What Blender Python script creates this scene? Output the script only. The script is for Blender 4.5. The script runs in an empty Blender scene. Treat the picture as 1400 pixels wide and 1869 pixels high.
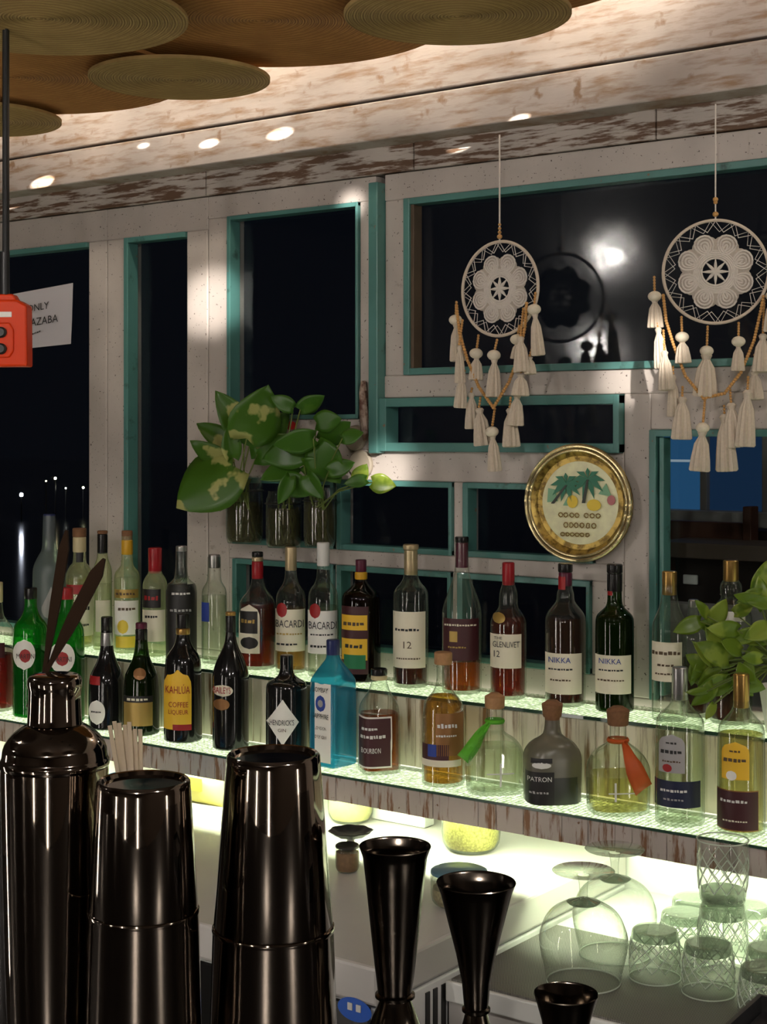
import bpy, math, random
from mathutils import Vector, Matrix
random.seed(7)
S = bpy.context.scene
COL = S.collection
PI = math.pi

# ------------------------------------------------------------------ camera, world, lights, exposure
EZ = 1.60                       # eye height
FPX = 2800.0                    # focal length in pixels of the 1400 wide frame
HOR = 793.0                     # horizon row
YAW = math.radians(36.4)        # camera turned left of the back wall's normal
FW = Vector((-math.sin(YAW), math.cos(YAW), 0)); RT = Vector((math.cos(YAW), math.sin(YAW), 0))
cam = bpy.data.cameras.new('camera'); camo = bpy.data.objects.new('camera', cam); COL.objects.link(camo)
camo.location = (0, 0, EZ); camo.rotation_euler = (PI/2, 0, YAW)
cam.sensor_fit = 'HORIZONTAL'; cam.sensor_width = 36; cam.lens = 36*FPX/1400
cam.shift_y = -(934.5-HOR)/1400; cam.clip_start = 0.02; cam.clip_end = 300
S.camera = camo
w = bpy.data.worlds.new('night'); S.world = w; w.use_nodes = True
w.node_tree.nodes['Background'].inputs[0].default_value = (0.010, 0.013, 0.022, 1)
w.node_tree.nodes['Background'].inputs[1].default_value = 0.12
S.view_settings.view_transform = 'Standard'; S.view_settings.look = 'None'
S.view_settings.exposure = 0.95; S.view_settings.gamma = 1.0
S.cycles.transparent_max_bounces = 40; S.cycles.max_bounces = 8; S.cycles.diffuse_bounces = 3
S.cycles.glossy_bounces = 4; S.cycles.caustics_reflective = False; S.cycles.caustics_refractive = False
S.cycles.sample_clamp_indirect = 4.0

def light(name, kind, loc, power, color, size=0.05, target=None, sx=None, sy=None, angle=60, blend=0.5):
    d = bpy.data.lights.new(name, kind); d.energy = power; d.color = color
    if kind == 'AREA':
        d.shape = 'RECTANGLE'; d.size = sx; d.size_y = sy
    else:
        d.shadow_soft_size = size
    if kind == 'SPOT': d.spot_size = math.radians(angle); d.spot_blend = blend
    o = bpy.data.objects.new(name, d); COL.objects.link(o); o.location = loc
    if target is not None:
        o.rotation_euler = (Vector(target)-Vector(loc)).to_track_quat('-Z', 'Y').to_euler()
    return o
WARM = (1.0, 0.86, 0.70); NEUT = (1.0, 0.93, 0.86); LED = (0.86, 1.0, 0.66)
# bulbs hidden above the woven ceiling discs
for x, y, p in [(-3.6+0.52*k, 2.70, 2.6) for k in range(7)]:
    light('cove_bulb', 'POINT', (x, y, EZ+1.06), p, (1.0, 0.90, 0.74), 0.022)
# pendant lamps, two set by pane reflections, the rest added as room light: x, y, height over the eye, watts (built with their lamps at the end)
PEND = ((-3.7, -1.0, 0.97, 5), (-4.88, -3.0, 0.62, 6), (-1.9, 0.3, 0.72, 16), (1.1, 0.4, 0.80, 30), (0.2, -1.0, 0.75, 44))
# unseen column lamps added for streaks in steel and bottles: x, y, glow
COLM = ((-3.0, 0.2, 12), (1.3, 1.1, 10), (0.6, -1.4, 15), (-1.6, -1.6, 13), (-0.55, -2.6, 15))

# ------------------------------------------------------------------ pixel <-> place helpers
def dxy(px):
    k = (px-700)/FPX
    return FW.x+RT.x*k, FW.y+RT.y*k
def at(px, py, Y):
    dx, dy = dxy(px); d = Y/dy
    return Vector((dx*d, Y, EZ+(HOR-py)/FPX*d))
def depth(px, Y): return Y/dxy(px)[1]
def atd(px, py, d):
    dx, dy = dxy(px)
    return Vector((dx*d, dy*d, EZ+(HOR-py)/FPX*d))
def Xw(px, Y=2.95): return at(px, 0, Y).x
def facing(p):                                   # rotation whose local -Y looks to the camera side
    c = Vector((-p.x, -p.y)).normalized()
    return math.atan2(c.x, -c.y)

# ------------------------------------------------------------------ materials
def nt(name):
    m = bpy.data.materials.new(name); m.use_nodes = True
    t = m.node_tree; t.nodes.clear()
    out = t.nodes.new('ShaderNodeOutputMaterial')
    return m, t, out
def N(t, kind, **kw):
    n = t.nodes.new(kind)
    for k, v in kw.items():
        if k.startswith('i_'):
            n.inputs[k[2:].replace('_', ' ')].default_value = v
        else: setattr(n, k, v)
    return n
def c4(c): return (c[0], c[1], c[2], 1)
def principled(t, out, **kw):
    b = t.nodes.new('ShaderNodeBsdfPrincipled')
    for k, v in kw.items(): b.inputs[k].default_value = v
    t.links.new(b.outputs[0], out.inputs[0]); return b
def plain(name, col, rough=0.5, metal=0.0, spec=0.5, var=0.0, scale=30, coat=0.0):
    m, t, out = nt(name)
    b = principled(t, out, Roughness=rough, Metallic=metal)
    b.inputs['Base Color'].default_value = c4(col); b.inputs['Specular IOR Level'].default_value = spec
    b.inputs['Coat Weight'].default_value = coat; b.inputs['Coat Roughness'].default_value = 0.05
    if var > 0:
        tc = N(t, 'ShaderNodeTexCoord'); no = N(t, 'ShaderNodeTexNoise', i_Scale=scale, i_Detail=4.0)
        mx = N(t, 'ShaderNodeMix', data_type='RGBA')
        mx.inputs[6].default_value = c4([c*(1-var) for c in col]); mx.inputs[7].default_value = c4([min(1, c*(1+var)) for c in col])
        t.links.new(tc.outputs['Object'], no.inputs['Vector']); t.links.new(no.outputs[0], mx.inputs[0])
        t.links.new(mx.outputs[2], b.inputs['Base Color'])
    return m
def worn(name, c1, c2, scale, lo, hi, c3=None, scale3=90.0, lo3=0.66, hi3=0.7, rough=0.6, bump=0.25, grain=None):
    """paint c1 with worn patches c2 (stretched noise) and small marks c3"""
    m, t, out = nt(name); L = t.links
    b = principled(t, out, Roughness=rough)
    tc = N(t, 'ShaderNodeTexCoord'); mp = N(t, 'ShaderNodeMapping'); mp.inputs['Scale'].default_value = scale
    L.new(tc.outputs['Object'], mp.inputs[0])
    no = N(t, 'ShaderNodeTexNoise', i_Scale=1.0, i_Detail=7.0, i_Roughness=0.62); L.new(mp.outputs[0], no.inputs['Vector'])
    mr = N(t, 'ShaderNodeMapRange'); mr.inputs[1].default_value = lo; mr.inputs[2].default_value = hi
    L.new(no.outputs[0], mr.inputs[0])
    mx = N(t, 'ShaderNodeMix', data_type='RGBA'); mx.inputs[6].default_value = c4(c1); mx.inputs[7].default_value = c4(c2)
    L.new(mr.outputs[0], mx.inputs[0]); col = mx.outputs[2]
    n2 = N(t, 'ShaderNodeTexNoise', i_Scale=5.0, i_Detail=5.0); L.new(tc.outputs['Object'], n2.inputs['Vector'])
    mv = N(t, 'ShaderNodeMapRange'); mv.inputs[1].default_value = 0.3; mv.inputs[2].default_value = 0.7; mv.inputs[3].default_value = 0.8; mv.inputs[4].default_value = 1.1
    L.new(n2.outputs[0], mv.inputs[0])
    mm = N(t, 'ShaderNodeMix', data_type='RGBA', blend_type='MULTIPLY'); mm.inputs[0].default_value = 1
    L.new(col, mm.inputs[6]); L.new(mv.outputs[0], mm.inputs[7]); col = mm.outputs[2]
    if c3 is not None:
        n3 = N(t, 'ShaderNodeTexNoise', i_Scale=scale3, i_Detail=3.0); L.new(tc.outputs['Object'], n3.inputs['Vector'])
        m3 = N(t, 'ShaderNodeMapRange'); m3.inputs[1].default_value = lo3; m3.inputs[2].default_value = hi3; L.new(n3.outputs[0], m3.inputs[0])
        x3 = N(t, 'ShaderNodeMix', data_type='RGBA'); x3.inputs[7].default_value = c4(c3)
        L.new(m3.outputs[0], x3.inputs[0]); L.new(col, x3.inputs[6]); col = x3.outputs[2]
    L.new(col, b.inputs['Base Color'])
    bp = N(t, 'ShaderNodeBump', i_Strength=bump, i_Distance=0.003); L.new(no.outputs[0], bp.inputs['Height']); L.new(bp.outputs[0], b.inputs['Normal'])
    return m
def emit(name, col, s):
    m, t, out = nt(name); e = N(t, 'ShaderNodeEmission', i_Strength=s); e.inputs[0].default_value = c4(col)
    t.links.new(e.outputs[0], out.inputs[0]); return m
def glass(name, tint, edge=None, dif=None, difw=0.0, rough=0.02, refl=1.0, bump=0.0, bscale=80, rim=0.0):
    """thin clear wall: tinted see-through, stronger tint at grazing angles, Schlick reflection, optional cloudy body, painted pale rim light"""
    m, t, out = nt(name); L = t.links
    geo = N(t, 'ShaderNodeNewGeometry'); dot = N(t, 'ShaderNodeVectorMath', operation='DOT_PRODUCT')
    L.new(geo.outputs['Incoming'], dot.inputs[0]); L.new(geo.outputs['Normal'], dot.inputs[1])
    ab = N(t, 'ShaderNodeMath', operation='ABSOLUTE'); L.new(dot.outputs['Value'], ab.inputs[0])
    inv = N(t, 'ShaderNodeMath', operation='SUBTRACT', use_clamp=True); inv.inputs[0].default_value = 1; L.new(ab.outputs[0], inv.inputs[1])
    p5 = N(t, 'ShaderNodeMath', operation='POWER'); p5.inputs[1].default_value = 4.0; L.new(inv.outputs[0], p5.inputs[0])
    fr = N(t, 'ShaderNodeMapRange'); fr.inputs[3].default_value = 0.05*refl; fr.inputs[4].default_value = 0.75*refl; L.new(p5.outputs[0], fr.inputs[0])
    p2 = N(t, 'ShaderNodeMath', operation='POWER'); p2.inputs[1].default_value = 2.5; L.new(inv.outputs[0], p2.inputs[0])
    mc = N(t, 'ShaderNodeMix', data_type='RGBA'); mc.inputs[6].default_value = c4(tint); mc.inputs[7].default_value = c4(edge or [x*0.55 for x in tint])
    L.new(p2.outputs[0], mc.inputs[0])
    tr = N(t, 'ShaderNodeBsdfTransparent'); L.new(mc.outputs[2], tr.inputs[0])
    gl = N(t, 'ShaderNodeBsdfGlossy'); gl.inputs['Roughness'].default_value = rough
    body = tr.outputs[0]
    if difw > 0:
        df = N(t, 'ShaderNodeBsdfDiffuse'); df.inputs[0].default_value = c4(dif)
        ts = N(t, 'ShaderNodeBsdfTranslucent'); ts.inputs[0].default_value = c4(dif)
        md = N(t, 'ShaderNodeMixShader'); md.inputs[0].default_value = 0.5; L.new(df.outputs[0], md.inputs[1]); L.new(ts.outputs[0], md.inputs[2])
        mb = N(t, 'ShaderNodeMixShader'); rk = N(t, 'ShaderNodeMapRange'); rk.inputs[3].default_value = difw; rk.inputs[4].default_value = min(0.95, difw+rim); L.new(p5.outputs[0], rk.inputs[0]); L.new(rk.outputs[0], mb.inputs[0]); L.new(body, mb.inputs[1]); L.new(md.outputs[0], mb.inputs[2]); body = mb.outputs[0]  # rim paints pale backlit edges through extra diffuse at grazing angles
    ms = N(t, 'ShaderNodeMixShader'); L.new(fr.outputs[0], ms.inputs[0]); L.new(body, ms.inputs[1]); L.new(gl.outputs[0], ms.inputs[2])
    L.new(ms.outputs[0], out.inputs[0])
    if bump > 0:
        tc = N(t, 'ShaderNodeTexCoord'); no = N(t, 'ShaderNodeTexNoise', i_Scale=bscale, i_Detail=2.0); L.new(tc.outputs['Object'], no.inputs['Vector'])
        bp = N(t, 'ShaderNodeBump', i_Strength=bump, i_Distance=0.004); L.new(no.outputs[0], bp.inputs['Height']); L.new(bp.outputs[0], gl.inputs['Normal'])
    return m
def steel(name, col, rough, aniso=0.85):
    m, t, out = nt(name)
    b = principled(t, out, Metallic=1.0, Roughness=rough, Anisotropic=aniso); b.inputs['Base Color'].default_value = c4(col)
    tg = N(t, 'ShaderNodeTangent', direction_type='RADIAL', axis='Z'); t.links.new(tg.outputs[0], b.inputs['Tangent'])
    return m
def striped(name, c1, c2, scale, thresh=0.5, rough=0.6, axis='X', dist=2.0):
    m, t, out = nt(name); L = t.links; b = principled(t, out, Roughness=rough)
    tc = N(t, 'ShaderNodeTexCoord'); wv = N(t, 'ShaderNodeTexWave', i_Scale=scale, i_Distortion=dist, i_Detail=3.0, bands_direction=axis)
    L.new(tc.outputs['Object'], wv.inputs['Vector'])
    mx = N(t, 'ShaderNodeMix', data_type='RGBA'); mx.inputs[6].default_value = c4(c1); mx.inputs[7].default_value = c4(c2)
    L.new(wv.outputs['Fac'], mx.inputs[0]); L.new(mx.outputs[2], b.inputs['Base Color'])
    bp = N(t, 'ShaderNodeBump', i_Strength=0.4, i_Distance=0.003); L.new(wv.outputs['Fac'], bp.inputs['Height']); L.new(bp.outputs[0], b.inputs['Normal'])
    return m

def bubble_glass(name):
    """pressed glass with a dense pattern of bubbles that scatter the light from below"""
    m, t, out = nt(name); L = t.links; tc = N(t, 'ShaderNodeTexCoord'); vo = N(t, 'ShaderNodeTexVoronoi', i_Scale=95.0, i_Randomness=0.35); L.new(tc.outputs['Object'], vo.inputs['Vector'])
    mr = N(t, 'ShaderNodeMapRange'); mr.inputs[1].default_value = 0.25; mr.inputs[2].default_value = 0.55; L.new(vo.outputs['Distance'], mr.inputs[0])
    mx = N(t, 'ShaderNodeMix', data_type='RGBA'); mx.inputs[6].default_value = (0.95, 0.98, 0.93, 1); mx.inputs[7].default_value = (0.42, 0.48, 0.38, 1); L.new(mr.outputs[0], mx.inputs[0])
    tr = N(t, 'ShaderNodeBsdfTransparent'); L.new(mx.outputs[2], tr.inputs[0]); gl = N(t, 'ShaderNodeBsdfGlossy'); gl.inputs['Roughness'].default_value = 0.08
    bp = N(t, 'ShaderNodeBump', i_Strength=0.5, i_Distance=0.003); L.new(vo.outputs['Distance'], bp.inputs['Height']); L.new(bp.outputs[0], gl.inputs['Normal'])
    ms = N(t, 'ShaderNodeMixShader'); ms.inputs[0].default_value = 0.13; L.new(tr.outputs[0], ms.inputs[1]); L.new(gl.outputs[0], ms.inputs[2]); L.new(ms.outputs[0], out.inputs[0])
    return m
M = {}
M['frame'] = worn('white_frame_paint', (0.52, 0.46, 0.415), (0.20, 0.14, 0.10), (9, 9, 9), 0.70, 0.78, (0.07, 0.05, 0.04), 170, 0.68, 0.71, 0.5, 0.1)
M['fascia'] = worn('brushed_whitewash_board', (0.47, 0.41, 0.375), (0.28, 0.175, 0.105), (7.5, 8, 46), 0.47, 0.66, (0.26, 0.16, 0.095), 26, 0.64, 0.74, 0.55, 0.3)
M['frieze'] = worn('chipped_whitewash_frieze', (0.50, 0.44, 0.39), (0.13, 0.07, 0.04), (9, 9, 85), 0.48, 0.56, None, rough=0.6, bump=0.8)
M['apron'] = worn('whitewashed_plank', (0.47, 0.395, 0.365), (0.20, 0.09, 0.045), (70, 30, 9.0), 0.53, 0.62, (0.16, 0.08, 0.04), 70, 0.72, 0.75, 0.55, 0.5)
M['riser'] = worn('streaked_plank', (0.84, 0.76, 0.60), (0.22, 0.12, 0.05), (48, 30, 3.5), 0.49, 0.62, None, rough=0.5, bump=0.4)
M['teal'] = worn('teal_trim_paint', (0.080, 0.215, 0.195), (0.03, 0.07, 0.06), (12, 12, 12), 0.62, 0.72, (0.20, 0.12, 0.08), 60, 0.72, 0.74, 0.35, 0.2)
M['tealdark'] = plain('brown_bead', (0.09, 0.06, 0.035), 0.5, var=0.4)
M['pane'] = glass('window_pane', (0.82, 0.85, 0.85), (0.7, 0.75, 0.75), rough=0.03, refl=0.45)
M['smear'] = glass('smeared_window_pane', (0.80, 0.83, 0.83), (0.7, 0.75, 0.75), dif=(0.5, 0.5, 0.5), difw=0.006, rough=0.09, refl=0.8, bump=0.12, bscale=9)
M['white'] = plain('white_enamel', (0.80, 0.80, 0.78), 0.25)
M['lidwhite'] = plain('white_lid', (0.56, 0.53, 0.50), 0.35, var=0.06, scale=12)
M['counter'] = plain('white_counter', (0.80, 0.80, 0.76), 0.25)
M['black'] = plain('black_plastic', (0.012, 0.012, 0.012), 0.35)
M['dark'] = plain('dark_gloss', (0.008, 0.008, 0.008), 0.12, coat=0.3)
M['logo_blue'] = plain('logo_blue', (0.005, 0.10, 0.55), 0.3)
M['led'] = emit('led_strip_glow', LED, 62.0)
M['ledshelf'] = emit('led_edge_glow', (0.98, 1.0, 0.80), 1.7)
M['shelfglass'] = bubble_glass('bubbled_shelf_glass')
M['edge'] = plain('green_glass_edge', (0.03, 0.07, 0.05), 0.15)
M['brownwall'] = plain('dark_brown_boards', (0.035, 0.022, 0.014), 0.7, var=0.3, scale=6)
M['floor'] = plain('dark_floor', (0.04, 0.032, 0.026), 0.5, var=0.3, scale=4)
M['ceil'] = plain('white_ceiling', (0.75, 0.72, 0.68), 0.8)
M['bartop'] = plain('dark_bar_top', (0.012, 0.010, 0.009), 0.25, var=0.3)
M['tin'] = steel('polished_dark_steel', (0.235, 0.195, 0.16), 0.06, 0.9)
M['jig'] = steel('gunmetal_steel', (0.085, 0.07, 0.056), 0.14, 0.9)
M['rope'] = plain('cream_cotton', (0.62, 0.53, 0.42), 0.9, var=0.15, scale=200)
M['pom'] = plain('pale_wool_pom', (0.74, 0.66, 0.52), 0.95, var=0.15, scale=250)
M['hoop'] = plain('pale_hoop_wrap', (0.60, 0.50, 0.40), 0.7, var=0.1)
M['lace'] = plain('crochet_cotton', (0.66, 0.60, 0.54), 0.9, var=0.1, scale=300)
M['laceshade'] = plain('crochet_ground_cotton', (0.46, 0.40, 0.34), 0.95, var=0.35, scale=420)
M['bead'] = plain('amber_wood_bead', (0.55, 0.29, 0.09), 0.4, var=0.2)
M['water'] = plain('dark_sea_water', (0.002, 0.003, 0.006), 0.09)
M['label'] = plain('cream_label', (0.84, 0.77, 0.60), 0.6)
M['labelw'] = plain('white_label', (0.90, 0.87, 0.80), 0.6)
M['ink'] = plain('black_ink', (0.02, 0.02, 0.02), 0.6)
M['inkgold'] = plain('gold_ink', (0.45, 0.30, 0.08), 0.4, 0.4)
M['inkred'] = plain('red_ink', (0.34, 0.010, 0.012), 0.5)
M['inkwhite'] = plain('white_ink', (0.75, 0.73, 0.70), 0.6)
M['inkbrown'] = plain('brown_ink', (0.10, 0.06, 0.03), 0.6)
M['inkgreen'] = plain('green_ink', (0.02, 0.20, 0.08), 0.6)
M['inkblue'] = plain('blue_ink', (0.02, 0.05, 0.30), 0.6)
M['yellow'] = plain('yellow_label', (0.88, 0.52, 0.03), 0.5)
M['lemon'] = plain('lemon_print', (0.80, 0.58, 0.05), 0.5)
M['maroon'] = plain('maroon_label', (0.055, 0.010, 0.014), 0.5)
M['navy'] = plain('navy_label', (0.012, 0.016, 0.05), 0.5)
M['blacklab'] = plain('black_label', (0.012, 0.010, 0.010), 0.5)
M['greylab'] = plain('silver_grey_label', (0.40, 0.38, 0.38), 0.45)
M['cork'] = plain('cork_stopper', (0.22, 0.10, 0.045), 0.8, var=0.35, scale=120)
M['corklight'] = plain('pale_cork', (0.42, 0.22, 0.10), 0.8, var=0.25, scale=120)
M['goldfoil'] = plain('gold_foil', (0.48, 0.29, 0.09), 0.3, 0.85)
M['palegold'] = plain('pale_gold_foil', (0.60, 0.47, 0.28), 0.35, 0.6)
M['redfoil'] = plain('red_foil', (0.33, 0.012, 0.018), 0.3)
M['wine'] = plain('wine_foil', (0.10, 0.012, 0.035), 0.3)
M['blackfoil'] = plain('black_foil', (0.012, 0.011, 0.011), 0.25)
M['navyfoil'] = plain('navy_foil', (0.02, 0.03, 0.12), 0.3)
M['silver'] = plain('silver_cap', (0.45, 0.44, 0.44), 0.3, 0.9)
M['whitecap'] = plain('white_cap', (0.75, 0.73, 0.69), 0.4)
M['cream'] = plain('cream_foil', (0.62, 0.52, 0.30), 0.4)
M['yellowfoil'] = plain('yellow_foil', (0.66, 0.36, 0.02), 0.35)
M['copper'] = plain('copper_medal', (0.30, 0.14, 0.05), 0.4, 0.4)
M['g_clear'] = glass('clear_glass', (0.95, 0.97, 0.93), (0.42, 0.50, 0.42), dif=(0.75, 0.82, 0.68), difw=0.025, rim=0.45, refl=1.3)
M['g_lit'] = glass('shelf_lit_clear_glass', (0.95, 0.98, 0.86), (0.50, 0.56, 0.36), dif=(0.95, 1.0, 0.62), difw=0.26, rim=0.4, refl=1.3)  # lit copy of the clear glass, shelf glow put into its colour
M['g_frost'] = glass('frosted_glass', (0.5, 0.58, 0.58), (0.3, 0.36, 0.36), dif=(0.30, 0.36, 0.36), difw=0.55, rough=0.35)
M['g_olive'] = glass('smoked_frosted_glass', (0.45, 0.42, 0.33), (0.25, 0.24, 0.18), dif=(0.33, 0.31, 0.24), difw=0.7, rough=0.25)
M['g_green'] = glass('green_glass', (0.08, 0.55, 0.08), (0.01, 0.16, 0.02), dif=(0.02, 0.42, 0.04), difw=0.35)
M['g_dkgreen'] = glass('dark_green_glass', (0.10, 0.20, 0.05), (0.02, 0.05, 0.01), dif=(0.03, 0.07, 0.01), difw=0.2)
M['g_blue'] = glass('pale_blue_glass', (0.20, 0.68, 0.86), (0.05, 0.35, 0.55), dif=(0.08, 0.48, 0.70), difw=0.38)
M['g_black'] = M['dark']
M['g_brown'] = glass('brown_glass', (0.10, 0.045, 0.015), (0.02, 0.01, 0.005), dif=(0.02, 0.01, 0.005), difw=0.3)
M['l_amber'] = glass('amber_spirit', (0.72, 0.32, 0.07), (0.45, 0.12, 0.02), dif=(0.50, 0.17, 0.03), difw=0.22)
M['l_gold'] = glass('golden_spirit', (0.85, 0.60, 0.20), (0.6, 0.32, 0.08), dif=(0.60, 0.36, 0.08), difw=0.25)
M['l_red'] = glass('red_amber_spirit', (0.55, 0.11, 0.025), (0.30, 0.03, 0.01), dif=(0.34, 0.05, 0.012), difw=0.28)
M['l_dark'] = glass('dark_whisky', (0.30, 0.08, 0.03), (0.10, 0.02, 0.01), dif=(0.12, 0.03, 0.012), difw=0.35)
M['l_crimson'] = glass('crimson_liqueur', (0.55, 0.03, 0.03), (0.3, 0.01, 0.01), dif=(0.40, 0.01, 0.015), difw=0.35)
M['l_clear'] = glass('clear_spirit', (0.95, 0.98, 0.92), (0.7, 0.8, 0.66), dif=(0.8, 0.9, 0.65), difw=0.08)
M['l_pale'] = glass('pale_gold_tequila', (0.92, 0.88, 0.55), (0.7, 0.65, 0.3), dif=(0.80, 0.74, 0.32), difw=0.16)
M['l_black'] = plain('dark_liqueur', (0.03, 0.032, 0.026), 0.3)
M['leaf'] = None

def leafmat(name, dark, light, thr):
    m, t, out = nt(name); L = t.links; b = principled(t, out, Roughness=0.32)
    tc = N(t, 'ShaderNodeTexCoord'); no = N(t, 'ShaderNodeTexNoise', i_Scale=16.0, i_Detail=3.0); L.new(tc.outputs['Object'], no.inputs['Vector'])
    mr = N(t, 'ShaderNodeMapRange'); mr.inputs[1].default_value = thr; mr.inputs[2].default_value = thr+0.05; L.new(no.outputs[0], mr.inputs[0])
    mx = N(t, 'ShaderNodeMix', data_type='RGBA'); mx.inputs[6].default_value = c4(dark); mx.inputs[7].default_value = c4(light)
    L.new(mr.outputs[0], mx.inputs[0]); L.new(mx.outputs[2], b.inputs['Base Color'])
    ts = N(t, 'ShaderNodeBsdfTranslucent'); L.new(mx.outputs[2], ts.inputs[0])
    ms = N(t, 'ShaderNodeMixShader'); ms.inputs[0].default_value = 0.3; L.new(b.outputs[0], ms.inputs[1]); L.new(ts.outputs[0], ms.inputs[2]); L.new(ms.outputs[0], out.inputs[0])
    return m
M['leaf'] = leafmat('pothos_leaf', (0.055, 0.16, 0.014), (0.08, 0.20, 0.02), 0.6)
M['leafvar'] = leafmat('variegated_leaf', (0.065, 0.17, 0.014), (0.48, 0.49, 0.16), 0.54)
M['leafbright'] = leafmat('bright_leaf', (0.16, 0.26, 0.02), (0.30, 0.40, 0.05), 0.5)
M['stem'] = plain('green_stem', (0.12, 0.16, 0.03), 0.5)

# ------------------------------------------------------------------ mesh helpers
class MB:
    def __init__(s): s.v = []; s.f = []
    def add(s, vs, fs):
        o = len(s.v); s.v += [tuple(v) for v in vs]; s.f += [tuple(i+o for i in f) for f in fs]; return s
    def box(s, x0, x1, y0, y1, z0, z1):
        return s.add([(x, y, z) for z in (z0, z1) for y in (y0, y1) for x in (x0, x1)],
                     [(0, 2, 3, 1), (4, 5, 7, 6), (0, 1, 5, 4), (2, 6, 7, 3), (0, 4, 6, 2), (1, 3, 7, 5)])
    def lathe(s, prof, n=32, sec=None, org=(0, 0, 0)):
        """prof: (r, z) from one end to the other; r 0 closes; local -Y is angle 0"""
        vs = []; fs = []; rows = []
        for k, (r, z) in enumerate(prof):
            if r < 1e-6:
                rows.append([len(vs)]); vs.append((org[0], org[1], org[2]+z))
            else:
                row = []
                for i in range(n):
                    th = 2*PI*i/n; q = sec(th, z) if sec else (r*math.sin(th), -r*math.cos(th))
                    if sec: q = (q[0]*r, q[1]*r)
                    row.append(len(vs)); vs.append((org[0]+q[0], org[1]+q[1], org[2]+z))
                rows.append(row)
        for a, b in zip(rows, rows[1:]):
            if len(a) == 1 and len(b) == 1: continue
            for i in range(n):
                j = (i+1) % n
                if len(a) == 1: fs.append((a[0], b[i], b[j]))
                elif len(b) == 1: fs.append((a[i], b[0], a[j]))
                else: fs.append((a[i], b[i], b[j], a[j]))
        return s.add(vs, fs)
    def tube(s, pts, r, n=8, cap=True, closed=False):
        pts = [Vector(p) for p in pts]; vs = []; fs = []; m = len(pts)
        rr = r if isinstance(r, (list, tuple)) else [r]*m
        up = Vector((0.13, 0.21, 0.97)).normalized()
        for k, p in enumerate(pts):
            if closed: d = pts[(k+1) % m]-pts[k-1]
            else: d = pts[min(k+1, m-1)]-pts[max(k-1, 0)]
            d.normalize(); a = d.cross(up)
            if a.length < 1e-3: a = d.cross(Vector((1, 0, 0)))
            a.normalize(); b = d.cross(a)
            for i in range(n):
                th = 2*PI*i/n; vs.append(p+(a*math.cos(th)+b*math.sin(th))*rr[k])
        for k in range(m if closed else m-1):
            k2 = (k+1) % m
            for i in range(n):
                j = (i+1) % n; fs.append((k*n+i, k*n+j, k2*n+j, k2*n+i))
        if cap and not closed:
            fs.append(tuple(range(n))[::-1]); fs.append(tuple((m-1)*n+i for i in range(n)))
        return s.add(vs, fs)
    def sphere(s, c, r, n=12, m=8, sz=1.0):
        prof = [(r*math.sin(PI*k/m) if 0 < k < m else 0, -r*sz*math.cos(PI*k/m)) for k in range(m+1)]
        return s.lathe(prof, n, org=c)
    def build(s, name, mat, parent=None, smooth=True, loc=None, bevel=0.0):
        me = bpy.data.meshes.new(name); me.from_pydata(s.v, [], s.f); me.update()
        if mat: me.materials.append(mat)
        if smooth:
            me.polygons.foreach_set('use_smooth', [True]*len(me.polygons))
            try: me.set_sharp_from_angle(angle=math.radians(38))
            except Exception: pass
        o = bpy.data.objects.new(name, me); COL.objects.link(o)
        if parent: o.parent = parent
        if loc is not None: o.location = loc
        if bevel > 0:
            b = o.modifiers.new('bevel', 'BEVEL'); b.width = bevel; b.segments = 2; b.limit_method = 'ANGLE'
        return o
def tag(o, label, cat, group=None):
    o['label'] = label; o['category'] = cat
    if group: o['group'] = group
    return o
def struct(o): o['kind'] = 'structure'; return o
def empty(name, loc=(0, 0, 0), rz=0.0):
    o = bpy.data.objects.new(name, None); COL.objects.link(o); o.location = loc; o.rotation_euler = (0, 0, rz)
    o.empty_display_size = 0.05; return o
def thing(name, label, cat, loc, rz=0.0, group=None): return tag(empty(name, loc, rz), label, cat, group)
def boxo(name, mat, parent, *b, bevel=0.0): return MB().box(*b).build(name, mat, parent, False, bevel=bevel)
def chaikin(p, it=2):
    for _ in range(it):
        q = [p[0]]
        for a, b in zip(p, p[1:]):
            q.append((a[0]*.75+b[0]*.25, a[1]*.75+b[1]*.25)); q.append((a[0]*.25+b[0]*.75, a[1]*.25+b[1]*.75))
        q.append(p[-1]); p = q
    return p
_txt = {}
def print_mesh(code):
    """a row of small blurred print that cannot be read: '#n' is n ink marks of uneven width"""
    n = int(code[1:]); rnd = random.Random(n*7+len(code)); vs = []; fs = []; x = 0.0
    for k in range(n):
        w_ = 0.35+0.45*rnd.random(); y0 = -0.5+0.2*rnd.random(); y1 = 0.5-0.25*rnd.random(); sl = 0.15*(rnd.random()-0.5); o = len(vs)
        vs += [(x, y0), (x+w_, y0), (x+w_+sl, y1), (x+sl, y1)]; fs.append((o, o+1, o+2, o+3)); x += w_+0.22
    c = x/2; return [(v[0]-c, v[1]) for v in vs], fs
def text_mesh(body):
    """vertices and faces of a word, height 1, centred"""
    if body in _txt: return _txt[body]
    cu = bpy.data.curves.new('word', 'FONT'); cu.body = body; cu.resolution_u = 2; cu.align_x = 'CENTER'; cu.align_y = 'CENTER'
    o = bpy.data.objects.new('word', cu); COL.objects.link(o)
    dg = bpy.context.evaluated_depsgraph_get(); ev = o.evaluated_get(dg); me = ev.to_mesh()
    vs = [v.co.copy() for v in me.vertices]; fs = [tuple(p.vertices) for p in me.polygons]; ev.to_mesh_clear()
    bpy.data.objects.remove(o); bpy.data.curves.remove(cu)
    if vs:
        y0 = min(v.y for v in vs); y1 = max(v.y for v in vs); x0 = min(v.x for v in vs); x1 = max(v.x for v in vs)
        h = y1-y0; vs = [((v.x-(x0+x1)/2)/h, (v.y-(y0+y1)/2)/h) for v in vs]
    _txt[body] = (vs, fs); return vs, fs

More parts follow.
